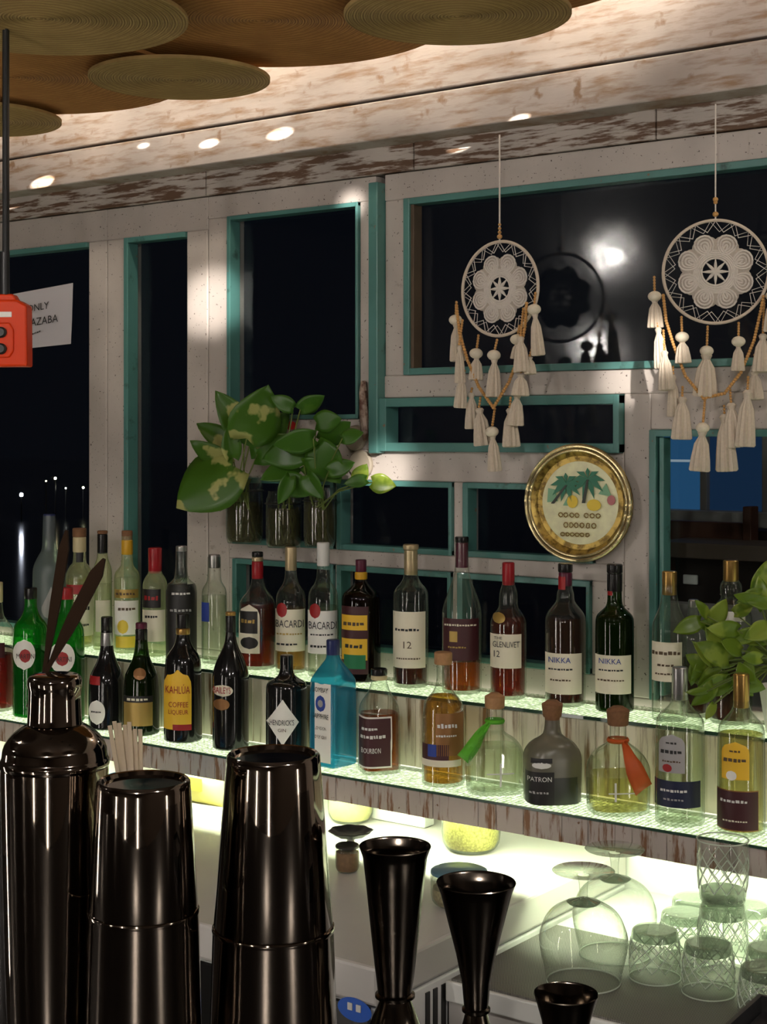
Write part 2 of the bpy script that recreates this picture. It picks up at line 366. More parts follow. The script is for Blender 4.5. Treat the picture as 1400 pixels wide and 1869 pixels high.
# ================================================================== THE SETTING
YW = 2.95                                        # front of the window wall
def zE(d): return EZ+d
XL, XR = Xw(-420), 0.75
def wallbox(name, px0, px1, za, zb, mat='frame', y0=YW, y1=YW+0.06, parent=None):
    return boxo(name, M[mat], parent or wall_back, Xw(px0), Xw(px1), y0, y1, zE(za), zE(zb), bevel=0.003)
wall_back = struct(empty('wall_back'))
PXL, PXR = -420, 2100
# header and posts
Z1, Z3, Z4 = 0.535, 0.562, 0.557
wallbox('header_rail', PXL, 195, Z1, 0.62)
wallbox('header_rail', 195, 380, Z1, 0.62)
wallbox('header_rail', 380, 686, Z3, 0.62)
wallbox('header_rail', 702, PXR, Z4, 0.62)
wallbox('post', -420, -330, -1.0, Z1)
wallbox('post', 162, 195, -0.56, Z1); wallbox('post', 196, 230, -0.56, Z1)
wallbox('post', 341, 379, -0.56, Z1); wallbox('post', 380.5, 418, -0.56, Z3)
wallbox('post', 657, 700, -0.036, Z3)
wallbox('post', 703, 740, 0.14, Z4)
wallbox('post', 1139, 1188, -0.56, 0.087)
wallbox('post', 2000, 2100, -0.56, Z4)
wallbox('lintel', 686, 2000, 0.087, 0.14); wallbox('lintel', 1188, 2000, 0.010, 0.087)
wallbox('rail', 418, 657, -0.11, 0.038); wallbox('rail', 657, 1139, -0.11, -0.036)
wallbox('rail', 418, 1139, -0.318, -0.280)
wallbox('mullion', 612, 618, -0.280, -0.11); wallbox('mullion', 828, 848, -0.280, -0.11); wallbox('mullion', 1086, 1139, -0.280, -0.11)
wallbox('mullion', 612, 618, -0.52, -0.318); wallbox('mullion', 826, 838, -0.52, -0.318); wallbox('mullion', 1080, 1139, -0.52, -0.318)
wallbox('mullion', 418, 428, -0.280, -0.11); wallbox('mullion', 418, 428, -0.52, -0.318)
wallbox('sill_rail', 418, 1139, -0.60, -0.52); wallbox('sill_rail', PXL, 418, -0.60, -0.56); wallbox('sill_rail', 1139, PXR, -0.60, -0.56)
wallbox('lower_panel', PXL, PXR, -1.60, -0.60, 'counter')
# frieze boards (separate pieces) and the two fascia boards above
cuts = [PXL, -60, 378, 757, 1199, 1560, PXR]
for a, b in zip(cuts, cuts[1:]):
    wallbox('frieze_board', a+1, b-1, 0.622, 0.690, 'frieze', YW-0.006, YW+0.05)
boxo('fascia_board', M['fascia'], wall_back, XL, XR, 2.87, YW+0.06, zE(0.686), zE(0.777), bevel=0.003)
boxo('fascia_board', M['fascia'], wall_back, XL, XR, 2.87, YW+0.06, zE(0.783), zE(0.96), bevel=0.003)
boxo('fascia_board', M['fascia'], wall_back, XL, XR, 2.87, YW+0.06, zE(0.965), zE(1.16), bevel=0.003)
# small rusty wooden handle on the thin post
hd = MB(); p0 = at(664, 696, YW-0.012)
hd.tube([at(664, 698, YW-0.008), at(663, 715, YW-0.02), at(665, 760, YW-0.022), at(666, 790, YW-0.02), at(667, 802, YW-0.008)], [0.008, 0.010, 0.012, 0.010, 0.006], 8)
tag(hd.build('window_handle', worn('rusty_wood', (0.40, 0.30, 0.24), (0.10, 0.03, 0.015), (30, 30, 30), 0.45, 0.6, None)), 'rust stained wooden window handle on the thin white post', 'handle')

nwin = 0
def window(px0, px1, za, zb, t=11, sides='LRTB', mat='pane', yt=YW-0.010, inner=False):
    """teal trim strips, each its own part, around one pane"""
    global nwin; nwin += 1
    o = struct(empty('window_%d' % nwin))
    x0, x1, z0, z1 = Xw(px0), Xw(px1), zE(za), zE(zb); k = t*3.5/FPX*0.98
    yb = YW+0.03
    if 'L' in sides: boxo('trim_strip', M['teal'], o, x0, x0+k*1.1, yt, yb, z0, z1, bevel=0.002)
    if 'R' in sides: boxo('trim_strip', M['teal'], o, x1-k*0.7, x1, yt, yb, z0, z1, bevel=0.002)
    if 'T' in sides: boxo('trim_strip', M['teal'], o, x0, x1, yt+0.001, yb, z1-k, z1, bevel=0.002)
    if 'B' in sides: boxo('trim_strip', M['teal'], o, x0, x1, yt+0.001, yb, z0, z0+k, bevel=0.002)
    if inner:
        for b in ((x0+k*1.1, x0+k*1.7, z0+k, z1-k),):
            boxo('brown_bead', M['tealdark'], o, b[0], b[1], yt+0.006, yb, b[2], b[3], bevel=0.001)
    boxo('pane', M[mat], o, x0+0.002, x1-0.002, YW+0.032, YW+0.036, z0+0.002, z1-0.002)
    return o
window(-330, 162, -0.56, Z1, 12, 'LTB')
window(230, 341, -0.56, Z1, 12, 'LTB')
window(418, 657, 0.038, Z3, 9, 'LRTB')
window(740, 2000, 0.14, Z4, 13, 'LRTB', 'smear', inner=True)
window(700, 1138, -0.040, 0.086, 17, 'LRTB', 'smear', YW-0.022)
window(428, 612, -0.280, -0.11, 11); window(618, 828, -0.280, -0.11, 11); window(848, 1086, -0.280, -0.11, 11)
window(428, 612, -0.52, -0.318, 11); window(618, 826, -0.52, -0.318, 11); window(838, 1080, -0.52, -0.318, 11)
window(1188, 2000, -0.56, 0.010, 12, 'LT'); 
# teal edge of the casement and the second strip beside the right window
struct(boxo('trim_1', M['teal'], None, Xw(685.5), Xw(702.5), YW-0.03, YW+0.04, zE(-0.045), zE(0.60), bevel=0.003))
struct(boxo('trim_2', M['teal'], None, Xw(1204.5), Xw(1213), YW-0.004, YW+0.03, zE(-0.55), zE(-0.006), bevel=0.002))

# room shell
struct(boxo('floor', M['floor'], None, -5.5, 2.5, -4.0, 3.05, -0.1, 0.0))
struct(boxo('ceiling', M['brownwall'], None, -5.5, 2.5, -4.0, 2.2, zE(1.16), zE(1.22)))
struct(boxo('ceiling', M['ceil'], None, -5.5, 2.5, 2.2, 3.05, zE(1.16), zE(1.22)))
struct(boxo('wall_front', M['brownwall'], None, -5.5, 2.5, -4.1, -4.0, 0, zE(1.16)))
struct(boxo('wall_left', M['brownwall'], None, -5.6, -5.5, -4.0, 3.05, 0, zE(1.16)))
struct(boxo('wall_right', M['brownwall'], None, 2.5, 2.6, -4.0, 3.05, 0, zE(1.16)))
struct(boxo('wall_end', M['frame'], None, -5.5, XL, YW, YW+0.06, 0, zE(1.16)))
struct(boxo('wall_end', M['frame'], None, XR, 2.5, YW, YW+0.06, 0, zE(1.16)))

# ---- stepped bottle shelf
ZU, ZL = zE(-0.575), zE(-0.738)
YU, YLW = 2.862, 2.697
XA, XB = -5.0, 0.6
sh = thing('bottle_shelf', 'two stepped whitewashed bottle shelf with glowing glass tops on the window wall', 'shelf', (0, 0, 0))
rp = random.Random(5)
def planks(name, mat, y0, y1, z0, z1, gap):
    boxo('backing_strip', M['brownwall'], sh, XA, XB, y1-0.003, y1, z0+0.001, z1-0.001); x = -4.4
    while x < 0.4:
        w_ = rp.uniform(0.035, 0.115); e = rp.uniform(-0.0012, 0.0012)
        boxo(name, M[mat], sh, x, x+w_-gap, y0+e, y1-0.003, z0+rp.uniform(0, 0.0015), z1-rp.uniform(0, 0.001), bevel=0.0012); x += w_
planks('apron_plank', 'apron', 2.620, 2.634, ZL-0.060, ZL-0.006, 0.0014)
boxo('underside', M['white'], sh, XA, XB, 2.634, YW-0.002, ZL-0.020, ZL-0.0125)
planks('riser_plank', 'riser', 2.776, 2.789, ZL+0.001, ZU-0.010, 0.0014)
boxo('led_strip', M['ledshelf'], sh, XA, XB, 2.626, 2.772, ZL-0.012, ZL-0.007)
boxo('led_strip', M['ledshelf'], sh, XA, XB, 2.790, YW-0.012, ZU-0.014, ZU-0.009)
boxo('glass_top', M['shelfglass'], sh, XA, XB, 2.618, 2.775, ZL-0.006, ZL, bevel=0.001)
boxo('glass_top', M['shelfglass'], sh, XA, XB, 2.772, YW-0.012, ZU-0.008, ZU, bevel=0.001)
boxo('glass_edge', M['edge'], sh, XA, XB, 2.6165, 2.618, ZL-0.006, ZL-0.001)
boxo('glass_edge', M['edge'], sh, XA, XB, 2.7705, 2.772, ZU-0.008, ZU-0.001)
boxo('led_tape', M['led'], sh, XA, XB, 2.66, 2.672, ZL-0.028, ZL-0.021)

# ---- back counter: white chest on the left, draining counter on the right
XS = -1.525
ch = thing('ice_chest', 'white topped chest with dark front and side vents under the bottle shelf', 'ice chest', (0, 0, 0))
ZA, ZB = zE(-0.89), zE(-0.962)
boxo('lid', M['lidwhite'], ch, -4.6, XS, 2.05, YW-0.005, ZA-0.066, ZA, bevel=0.006)
boxo('body', M['white'], ch, -4.6, XS-0.004, 2.06, YW-0.005, 0.04, ZA-0.070, bevel=0.004)
boxo('front_panel', M['dark'], ch, -4.55, XS-0.02, 2.05, 2.06, 0.10, ZA-0.072)
for px in (783, 797, 812, 824):
    dx, dy = dxy(px); d = (XS)/dx; y = dy*d
    boxo('vent_slot', M['black'], ch, XS-0.006, XS-0.0015, y-0.006, y+0.006, ZB-0.16, ZB-0.012)
lg = MB(); cx, cz = at(647, 1843, 2.048).x, at(647, 1843, 2.048).z
lg.add([(cx, 2.048, cz)]+[(cx+0.036*math.cos(a*PI/16), 2.048, cz+0.020*math.sin(a*PI/16)) for a in range(32)], [(0, 1+(i+1) % 32, 1+i) for i in range(32)])
lo = lg.build('logo', M['logo_blue'], ch)
for k in (-1, 1):
    boxo('logo_mark', M['inkwhite'], lo, cx+k*0.009-0.005, cx+k*0.009+0.005, 2.0465, 2.048, cz-0.002, cz+0.010)
cb = thing('drain_counter', 'white back counter with a pale front beside the chest', 'counter', (0, 0, 0))
boxo('top', M['counter'], cb, XS+0.003, 0.7, 2.248, YW-0.005, ZB-0.04, ZB-0.004, bevel=0.003)
boxo('body', M['lidwhite'], cb, XS+0.003, 0.7, 2.26, YW-0.005, 0.0, ZB-0.041)
mm, mt, mo = nt('grey_mesh_mat'); mb_ = principled(mt, mo, Roughness=0.5)
tc = N(mt, 'ShaderNodeTexCoord'); mp = N(mt, 'ShaderNodeMapping'); mp.inputs['Rotation'].default_value = (0, 0, 0.7); mp.inputs['Scale'].default_value = (95, 52, 95)
vo = N(mt, 'ShaderNodeTexVoronoi', feature='DISTANCE_TO_EDGE', i_Randomness=0.0); mt.links.new(tc.outputs['Object'], mp.inputs[0]); mt.links.new(mp.outputs[0], vo.inputs['Vector'])
mr = N(mt, 'ShaderNodeMapRange'); mr.inputs[1].default_value = 0.10; mr.inputs[2].default_value = 0.16; mt.links.new(vo.outputs[0], mr.inputs[0])
mx = N(mt, 'ShaderNodeMix', data_type='RGBA'); mx.inputs[6].default_value = (0.26, 0.245, 0.22, 1); mx.inputs[7].default_value = (0.012, 0.011, 0.010, 1)
mt.links.new(mr.outputs[0], mx.inputs[0]); mt.links.new(mx.outputs[2], mb_.inputs['Base Color'])
tag(boxo('drain_mat', mm, None, XS+0.012, 0.65, 2.255, 2.625, ZB-0.004, ZB), 'grey diamond mesh drain mat lying under the upturned glasses', 'mat')

# ---- guest side bar in the foreground (turned square to the camera)
BT = EZ-0.435
bar = thing('bar_counter', 'dark bar counter that the steel shakers and jiggers stand on', 'bar counter', (0, 0, 0), YAW)
MB().box(-1.2, 1.2, 0.40, 1.085, BT-0.05, BT).build('bar_top', M['bartop'], bar, False, bevel=0.004)
MB().box(-1.15, 1.15, 0.45, 1.03, 0.0, BT-0.051).build('bar_body', M['brownwall'], bar, False)

# ---- night outside: water, far lights
struct(boxo('ground', M['water'], None, -120, 30, 6.0, 90, zE(-2.25), zE(-2.2)))
for px, py, d, r, col, s, lab in ((101, 873, 42, 0.034, (1, 0.85, 0.45), 40, 'brighter yellow shore lamp above the dark water'),
                                  (152, 890, 42, 0.030, (1, 0.9, 0.5), 40, 'yellow shore lamp right beside the white window post'),
                                  (120, 891, 42, 0.022, (1, 0.95, 0.85), 30, 'small white shore lamp between the yellow ones'),
                                  (84, 878, 43, 0.02, (1, 0.85, 0.45), 25, 'tiny yellow shore lamp beside a brighter one'),
                                  (39, 903, 40, 0.05, (0.85, 0.85, 1.0), 60, 'white violet harbour lamp mirrored in the dark water')):
    p = atd(px, py, d); b = MB().sphere(p, r, 10, 6); b.tube([p-Vector((0, 0, r)), Vector((p.x, p.y, zE(-2.21)))], 0.012, 6)
    o = thing('shore_lamp', lab, 'lamp', p)
    MB().sphere((0, 0, 0), r, 10, 6).build('lamp_globe', emit('shore_glow', col, s), o)
    MB().tube([(0, 0, -r), (0, 0, zE(-2.2)-p.z)], 0.02, 6).build('lamp_pole', M['black'], o)
# terrace seen through the right hand window
bl = thing('terrace_window', 'blue lit window of the terrace behind the right hand pane', 'window', (0, 0, 0))
def tb(name, mat, px0, px1, py0, py1, Y, th=0.04, par=bl):
    a = at(px0, py1, Y); b = at(px1, py0, Y)
    return boxo(name, mat, par, a.x, b.x, Y, Y+th, a.z, b.z, bevel=0.003)
blue1 = emit('blue_screen_light', (0.03, 0.12, 0.27), 0.33); blue2 = emit('dim_blue_light', (0.012, 0.035, 0.085), 0.35)
grey = plain('grey_window_frame', (0.33, 0.31, 0.29), 0.5); 
tb('blue_pane', blue1, 1200, 1277, 780, 935, 4.0); tb('blue_pane', blue2, 1290, 1390, 780, 935, 4.0)
tb('frame_bar', grey, 1277, 1290, 780, 940, 3.98, 0.05); tb('frame_bar', emit('lit_bar', (0.5, 0.6, 0.7), 0.3), 1221, 1264, 839, 843, 3.985, 0.01)
tb('frame_bar', grey, 1390, 1450, 770, 940, 3.97, 0.06); tb('sill', grey, 1195, 1450, 938, 957, 3.93, 0.10)
be = thing('terrace_bench', 'dark red brown bench back on the terrace below the blue window', 'bench', (0, 0, 0))
brn = plain('red_brown_wood', (0.085, 0.028, 0.012), 0.5, var=0.3)
tb('back_board', brn, 1200, 1362, 955, 998, 3.8, 0.03, be); tb('back_post', brn, 1355, 1371, 925, 1003, 3.78, 0.05, be)
tb('seat_board', plain('grey_brown_wood', (0.12, 0.085, 0.06), 0.6), 1195, 1460, 1000, 1016, 3.6, 0.2, be)
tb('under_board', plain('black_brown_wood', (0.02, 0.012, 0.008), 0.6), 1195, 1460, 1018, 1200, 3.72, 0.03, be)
lw = thing('terrace_wall', 'low pale wall of the terrace behind the right hand bottles', 'wall', (0, 0, 0)); tb('wall_block', plain('pale_render', (0.42, 0.39, 0.35), 0.8), 1195, 1460, 1117, 1420, 3.45, 0.05, lw); boxo('footing', M['brownwall'], lw, Xw(1195, 3.45), Xw(1460, 3.45), 3.44, 3.51, 0.001, at(1300, 1420, 3.45).z)
tb('notice', M['labelw'], 1246, 1272, 1050, 1066, 3.70, 0.01, be)
for px in (1208, 1443):
    x = Xw(px, 3.66); boxo('leg', brn, be, x-0.02, x+0.02, 3.66, 3.70, 0.001, at(px, 1016, 3.6).z-0.001); boxo('rear_post', brn, be, x-0.02, x+0.02, 3.83, 3.86, 0.001, at(px, 955, 3.8).z)
a_ = at(1195, 957, 4.0); b_ = at(1450, 957, 4.0); boxo('wall_under', M['brownwall'], bl, a_.x, b_.x, 3.98, 4.04, 0.001, a_.z-0.01)
struct(boxo('floor', M['floor'], None, -2.6, 1.5, 3.06, 4.6, -0.1, 0.0))
light('terrace_light', 'POINT', (-0.9, 3.55, EZ+0.7), 2.4, (0.9, 0.85, 0.8), 0.05)

# ================================================================== CEILING: woven discs
def weavemat(name, c1, c2):
    m, t, out = nt(name); L = t.links; b = principled(t, out, Roughness=0.75)
    tc = N(t, 'ShaderNodeTexCoord'); wv = N(t, 'ShaderNodeTexWave', wave_type='RINGS', rings_direction='Z', i_Scale=46.0, i_Distortion=1.6, i_Detail=2.0)
    L.new(tc.outputs['Object'], wv.inputs['Vector'])
    no = N(t, 'ShaderNodeTexNoise', i_Scale=14.0, i_Detail=5.0); L.new(tc.outputs['Object'], no.inputs['Vector'])
    ad = N(t, 'ShaderNodeMath', operation='MULTIPLY'); L.new(wv.outputs['Fac'], ad.inputs[0]); L.new(no.outputs[0], ad.inputs[1])
    mr = N(t, 'ShaderNodeMapRange'); mr.inputs[1].default_value = 0.0; mr.inputs[2].default_value = 0.75; L.new(ad.outputs[0], mr.inputs[0])
    mx = N(t, 'ShaderNodeMix', data_type='RGBA'); mx.inputs[6].default_value = c4(c1); mx.inputs[7].default_value = c4(c2); L.new(mr.outputs[0], mx.inputs[0])
    L.new(mx.outputs[2], b.inputs['Base Color']); return m
wA = weavemat('coiled_straw', (0.25, 0.15, 0.05), (0.50, 0.34, 0.13)); wB = weavemat('dark_coiled_straw', (0.25, 0.10, 0.022), (0.54, 0.26, 0.07))
def disc_mesh(R, seed):
    b = MB(); prof = [(0, -0.004)]; n = int(R/0.0048)
    for k in range(n):
        r0 = R*(k+0.5)/n; r1 = R*(k+1)/n
        prof += [(r0, -0.0052), (r1, -0.0036)]
    prof += [(R, 0.004), (0, 0.004)]
    return b.lathe(prof, 56)
def disc(px, py, zrel, R, mat, label, tilt=0.0, az=0.0):
    d = zrel*FPX/(HOR-py); dx, dy = dxy(px); p = Vector((dx*d, min(dy*d, 2.80-R), zE(zrel)))
    o = disc_mesh(R, 0).build('woven_disc', mat, None)
    o.location = p; o.rotation_euler = (tilt, 0, az)
    tag(o, label, 'ceiling disc', 'woven discs hung under the ceiling'); return o
disc(328, 143, 0.82, 0.208, wA, 'coiled straw ceiling disc between the bright wall gaps')
disc(835, 26, 0.82, 0.222, wA, 'wide coiled straw ceiling disc nearest the hanging dream catchers')
disc(70, 30, 0.80, 0.285, wA, 'large coiled straw ceiling disc beside the black cable')
disc(10, 228, 0.82, 0.215, wA, 'coiled straw ceiling disc above the left window')
for k, (px, py, R) in enumerate(((150, 170, 0.42), (520, 50, 0.40), (380, -20, 0.45), (780, -70, 0.5), (1130, -70, 0.40), (-200, 160, 0.45), (1420, -110, 0.36), (-150, -40, 0.5), (450, -200, 0.6), (1100, -260, 0.6))):
    disc(px, py, 0.845+0.0145*k, R, wB, ['dark', 'wide dark', 'broad rust brown', 'large rust brown'][k % 4]+' straw ceiling disc of the upper layer, '+['over the left window', 'over the middle of the wall', 'behind the smaller discs', 'above the dream catchers', 'over the right window', 'at the left end', 'at the right end', 'over the bar at the cable', 'over the bar', 'over the bar by the added spots'][k])

# ================================================================== BOTTLES
def bottle(label, px, prof, glassm='g_clear', shelf='U', liquid=None, caps=(), labels=(), texts=(), group=None, sq=None, name='liquor_bottle', cat='bottle', Y=None, extra=None, spots=(), n=36, wall=1):
    """prof: (half width, row) from the mouth to the base, read off the photo and turned into metres at the bottle's own distance"""
    Y = Y or (YU if shelf == 'U' else YLW); zs = ZU if shelf == 'U' else ZL
    d = depth(px, Y); u = d/FPX; base = at(px, 0, Y); base.z = zs
    ybase = HOR+(EZ-zs)*FPX/d; y0 = prof[0][1]; y1 = prof[-1][1]
    def zz(y): return (ybase-(y0+(y-y0)*(ybase-y0)/(y1-y0)))*u
    o = thing(name, label, cat, base, facing(base), group)
    secf = None
    if sq:
        p, rot, dr = sq['p'], sq.get('rot', 0), sq.get('depth', 1.0); ya, yb = sq['y']
        za, zb = zz(ya), zz(yb)
        def raw(th):
            a = th-rot; c, s_ = abs(math.cos(a)), abs(math.sin(a))
            r = (c**p+s_**p)**(-1/p); x, y = r*math.sin(a), -r*math.cos(a)*dr
            return x*math.cos(rot)-y*math.sin(rot), x*math.sin(rot)+y*math.cos(rot)
        mxw = max(raw(2*PI*i/180)[0] for i in range(180))
        def secf(th, z):
            k = min(1, max(0, (za-z)/(za-zb))) if za != zb else (1 if z < za else 0)
            q = raw(th); return ((1-k)*math.sin(th)+k*q[0]/mxw, -(1-k)*math.cos(th)+k*q[1]/mxw)
    pm = chaikin([(h*u, zz(y)) for h, y in prof], 2)
    def rad(z):
        for a, b in zip(pm, pm[1:]):
            if b[1] <= z <= a[1]:
                return a[0] if a[1] == b[1] else a[0]+(b[0]-a[0])*(a[1]-z)/(a[1]-b[1])
        return pm[0][0] if z > pm[0][1] else pm[-1][0]
    r0 = pm[-1][0]
    full = [(0, pm[0][1])]+pm[:-1]+[(r0, 0.004), (r0*0.93, 0.0005), (0, 0.0005)]
    MB().lathe(full, n, secf).build('glass_body', M[glassm], o)
    if liquid:
        ly, lm = liquid; zl = zz(ly)
        lp = [(0, zl), (rad(zl)*0.92, zl)]+[(r*0.92, z) for r, z in pm if 0.010 < z < zl-0.001]+[(r0*0.92, 0.009), (0, 0.009)]
        MB().lathe(lp, n, secf).build('liquid', M[lm], o)
    for c in caps:                                  # (half width top, half width bottom, row top, row bottom, material[, name])
        a, b, ya_, yb_, m = c[:5]; za_, zb_ = zz(ya_), zz(yb_); e = min(0.002, (za_-zb_)*0.2)
        MB().lathe([(0, za_), (a*u-e, za_), (a*u, za_-e), (b*u, zb_+e), (b*u-e*0.5, zb_), (0, zb_)], 24).build(c[5] if len(c) > 5 else 'cap', M[m], o)
    def surf(x, z, off):                            # point on the bottle at picture offset x (px) and height z
        r = rad(z); th = math.asin(max(-0.999, min(0.999, x*u/r)))
        q = secf(th, z) if secf else (math.sin(th), -math.cos(th))
        if secf:                                    # walk the section for the wanted side offset on the camera side
            best = None
            for i in range(181):
                t_ = -PI*0.62+PI*1.24*i/180; qq = secf(t_, z)
                if qq[1] < 0.25 and (best is None or abs(qq[0]*r-x*u) < best[0]): best = (abs(qq[0]*r-x*u), qq)
            q = best[1]
        k = (r+off)/r; return (q[0]*r*k, q[1]*r*k, z)
    lo = []
    for lb in labels:                               # dict x0 x1 y0 y1 m [shape]
        x0, x1, ya_, yb_ = lb['r']; za_, zb_ = zz(ya_), zz(yb_); na, nz = 14, 10; off = lb.get('off', 0.0007); sh_ = lb.get('s', 'rect')
        vs = []; fs = []
        for j in range(nz+1):
            v = j/nz; z = za_+(zb_-za_)*v
            if sh_ == 'oval': k = math.sqrt(max(0.0, 1-(2*v-1)**2))
            elif sh_ == 'diamond': k = 1-abs(2*v-1)
            elif sh_ == 'arch': k = math.sqrt(max(0.0, 1-(1-min(1, v/0.28))**2))
            elif sh_ == 'leaf': k = math.sin(PI*min(1, v*1.02))**0.7 if v > 0 else 0
            elif sh_ == 'drop': k = min(1, v*1.6)*math.sqrt(max(0, 1-max(0, (v-0.62)/0.38)**2))
            else: k = 1
            k = max(k, 0.02); xc = (x0+x1)/2
            for i in range(na+1):
                x = xc+(x0-xc+(x1-x0)*i/na)*k; vs.append(surf(x, z, off))
        for j in range(nz):
            for i in range(na):
                a = j*(na+1)+i; fs.append((a, a+na+1, a+na+2, a+1))
        lo.append(MB().add(vs, fs).build(lb.get('n', 'label'), M[lb['m']], o))
    for tx in texts:                                # (word, x, row, height px, width px, material)
        wd, xc, yc, h, wpx, m = tx; vs, fs = print_mesh(wd) if wd[0] == '#' else text_mesh(wd)
        if not vs: continue
        wid = max(v[0] for v in vs)*2; h = h*0.62 if wd[0] == '#' else h; kx = wpx/wid; zc = zz(yc); hz = abs(zz(yc-h/2)-zz(yc+h/2))
        pts = [surf(xc+v[0]*kx, zc+v[1]*hz, 0.0021) for v in vs]
        MB().add(pts, fs).build('lettering', M[m], lo[0] if lo else o, False)
    if extra: extra(o, u, zz, rad)
    return o
GU, GL = 'bottles on the upper glowing shelf', 'bottles on the lower glowing shelf'

# ---- upper shelf, from the left end
bottle('frosted blue grey vodka bottle with a navy cap and a pale drop label', 90, [(11, 941), (12, 985), (13, 1008), (20, 1020), (29, 1040), (30, 1060), (30, 1190)], 'g_frost', 'U', None,
       [(11, 11, 938, 981, 'navyfoil')], [dict(r=(-14, 20, 1078, 1142), m='greylab', s='drop')], group=GU)
bottle('pale gold bottle with cream neck band and brown stopper', 145, [(11, 975), (11, 1030), (17, 1036), (24, 1050), (25, 1064), (25, 1195)], 'g_lit', 'U', (1060, 'l_pale'),
       [(12.5, 12.5, 963, 980, 'cork', 'stopper'), (12, 12, 980, 1010, 'cream', 'neck_band')],
       [dict(r=(-6, 7, 1010, 1029), m='blacklab', n='neck_label'), dict(r=(-23, 10, 1072, 1090), m='inkred'), dict(r=(-8, 24, 1094, 1172), m='label')],
       [('#4', 8, 1118, 12, 18, 'ink'), ('#5', 8, 1150, 9, 16, 'ink')], group=GU)
bottle('clear bottle with black neck foil and brown stopper', 187, [(9, 975), (9, 1018), (13, 1030), (17, 1042), (17, 1060), (17, 1195)], 'g_lit', 'U', (1070, 'l_clear'),
       [(9.5, 9.5, 968, 974, 'cork', 'stopper'), (9.3, 9.3, 974, 1012, 'blackfoil', 'neck_foil')], [dict(r=(-12, 14, 1100, 1160), m='label')], group=GU)
bottle('lemon liqueur bottle with yellow neck foil and a lemon label', 232, [(10, 978), (10, 1030), (15, 1038), (22, 1046), (24, 1060), (24, 1195)], 'g_lit', 'U', (1056, 'l_clear'),
       [(10, 10, 968, 985, 'cork', 'stopper'), (10.4, 10.4, 985, 1013, 'yellowfoil', 'neck_foil')],
       [dict(r=(-22, 20, 1097, 1160), m='labelw'), dict(r=(-22, 20, 1076, 1092), m='inkgold', n='band'), dict(r=(-17, 2, 1132, 1158), m='lemon', s='oval', off=0.0012, n='lemon_picture'), dict(r=(-20, 16, 1163, 1184), m='lemon', n='band')],
       [('#6', -2, 1084, 9, 30, 'inkbrown'), ('#5', 0, 1112, 10, 28, 'inkbrown')], group=GU)
bottle('clear rum bottle with a tall red cap and black label', 283, [(11, 1030), (12, 1046), (17, 1052), (22, 1062), (23, 1075), (23, 1198)], 'g_lit', 'U', (1078, 'l_clear'),
       [(12.5, 12, 999, 1046, 'redfoil')], [dict(r=(-22, 10, 1074, 1108), m='blacklab'), dict(r=(-22, 18, 1112, 1170), m='label')],
       [('#4', -6, 1090, 14, 22, 'inkred'), ('#5', -6, 1124, 9, 20, 'ink')], group=GU)
bottle('black wrapped bottle with a clear glass neck', 331, [(10, 998), (11, 1052), (18, 1060), (27, 1066), (28, 1080), (28, 1200)], 'g_clear', 'U', None,
       [(10, 10, 996, 1006, 'silver')], [dict(r=(-27.6, 27.6, 1064, 1198), m='blacklab', n='black_wrap')], [('#5', 0, 1080, 8, 30, 'inkwhite'), ('#6', 0, 1110, 9, 34, 'greylab')], group=GU)
bottle('tall clear vodka bottle with a silver cap and blue side label', 391, [(12, 1016), (12, 1058), (17, 1066), (22, 1074), (23, 1090), (23, 1205)], 'g_clear', 'U', (1085, 'l_clear'),
       [(11, 11, 1012, 1036, 'silver')], [dict(r=(-22.5, -9, 1096, 1130), m='inkblue')], group=GU)
bottle('spiced rum bottle with red capsule and black arched picture label', 470, [(10, 1015), (10, 1062), (17, 1078), (30, 1092), (34, 1106), (34, 1218)], 'g_clear', 'U', (1100, 'l_red'),
       [(10.5, 10.5, 1007, 1016, 'blackfoil'), (10.5, 10.5, 1016, 1024, 'palegold', 'ring'), (10.6, 10.6, 1024, 1056, 'redfoil', 'capsule')],
       [dict(r=(-33.5, 4, 1100, 1188), m='label', s='arch'), dict(r=(-31, 0, 1112, 1152), m='blacklab', off=0.0012, n='picture'), dict(r=(-30, 1, 1158, 1180), m='blacklab', off=0.0012, s='oval', n='picture')],
       [('#4', -16, 1130, 12, 22, 'inkgold')], group=GU)
bottle('golden rum bottle with gold cap and cream label bearing a red medallion', 531, [(10, 1004), (10, 1046), (14, 1064), (24, 1076), (28, 1090), (28, 1220)], 'g_clear', 'U', (1106, 'l_gold'),
       [(10.5, 10.5, 998, 1040, 'palegold')], [dict(r=(-27.5, 25, 1107, 1181), m='label'), dict(r=(-25, -7, 1095, 1121), m='inkred', s='oval', off=0.0012, n='medallion')],
       [('BACARDI', -2, 1132, 13, 48, 'ink'), ('#9', -2, 1150, 6, 42, 'inkgold'), ('#5', -6, 1168, 7, 34, 'ink')], group=GU)
bottle('white rum bottle with tall white cap and white label bearing a red medallion', 590, [(11, 996), (11, 1038), (14, 1060), (25, 1072), (28, 1088), (28, 1222)], 'g_clear', 'U', (1100, 'l_clear'),
       [(11.5, 11.5, 990, 1031, 'whitecap')], [dict(r=(-27.5, 25, 1107, 1181), m='labelw'), dict(r=(-24, -5, 1094, 1120), m='inkred', s='oval', off=0.0012, n='medallion')],
       [('BACARDI', -1, 1132, 13, 48, 'ink'), ('#8', -2, 1148, 5, 38, 'ink'), ('#5', -8, 1168, 8, 26, 'ink')], group=GU)
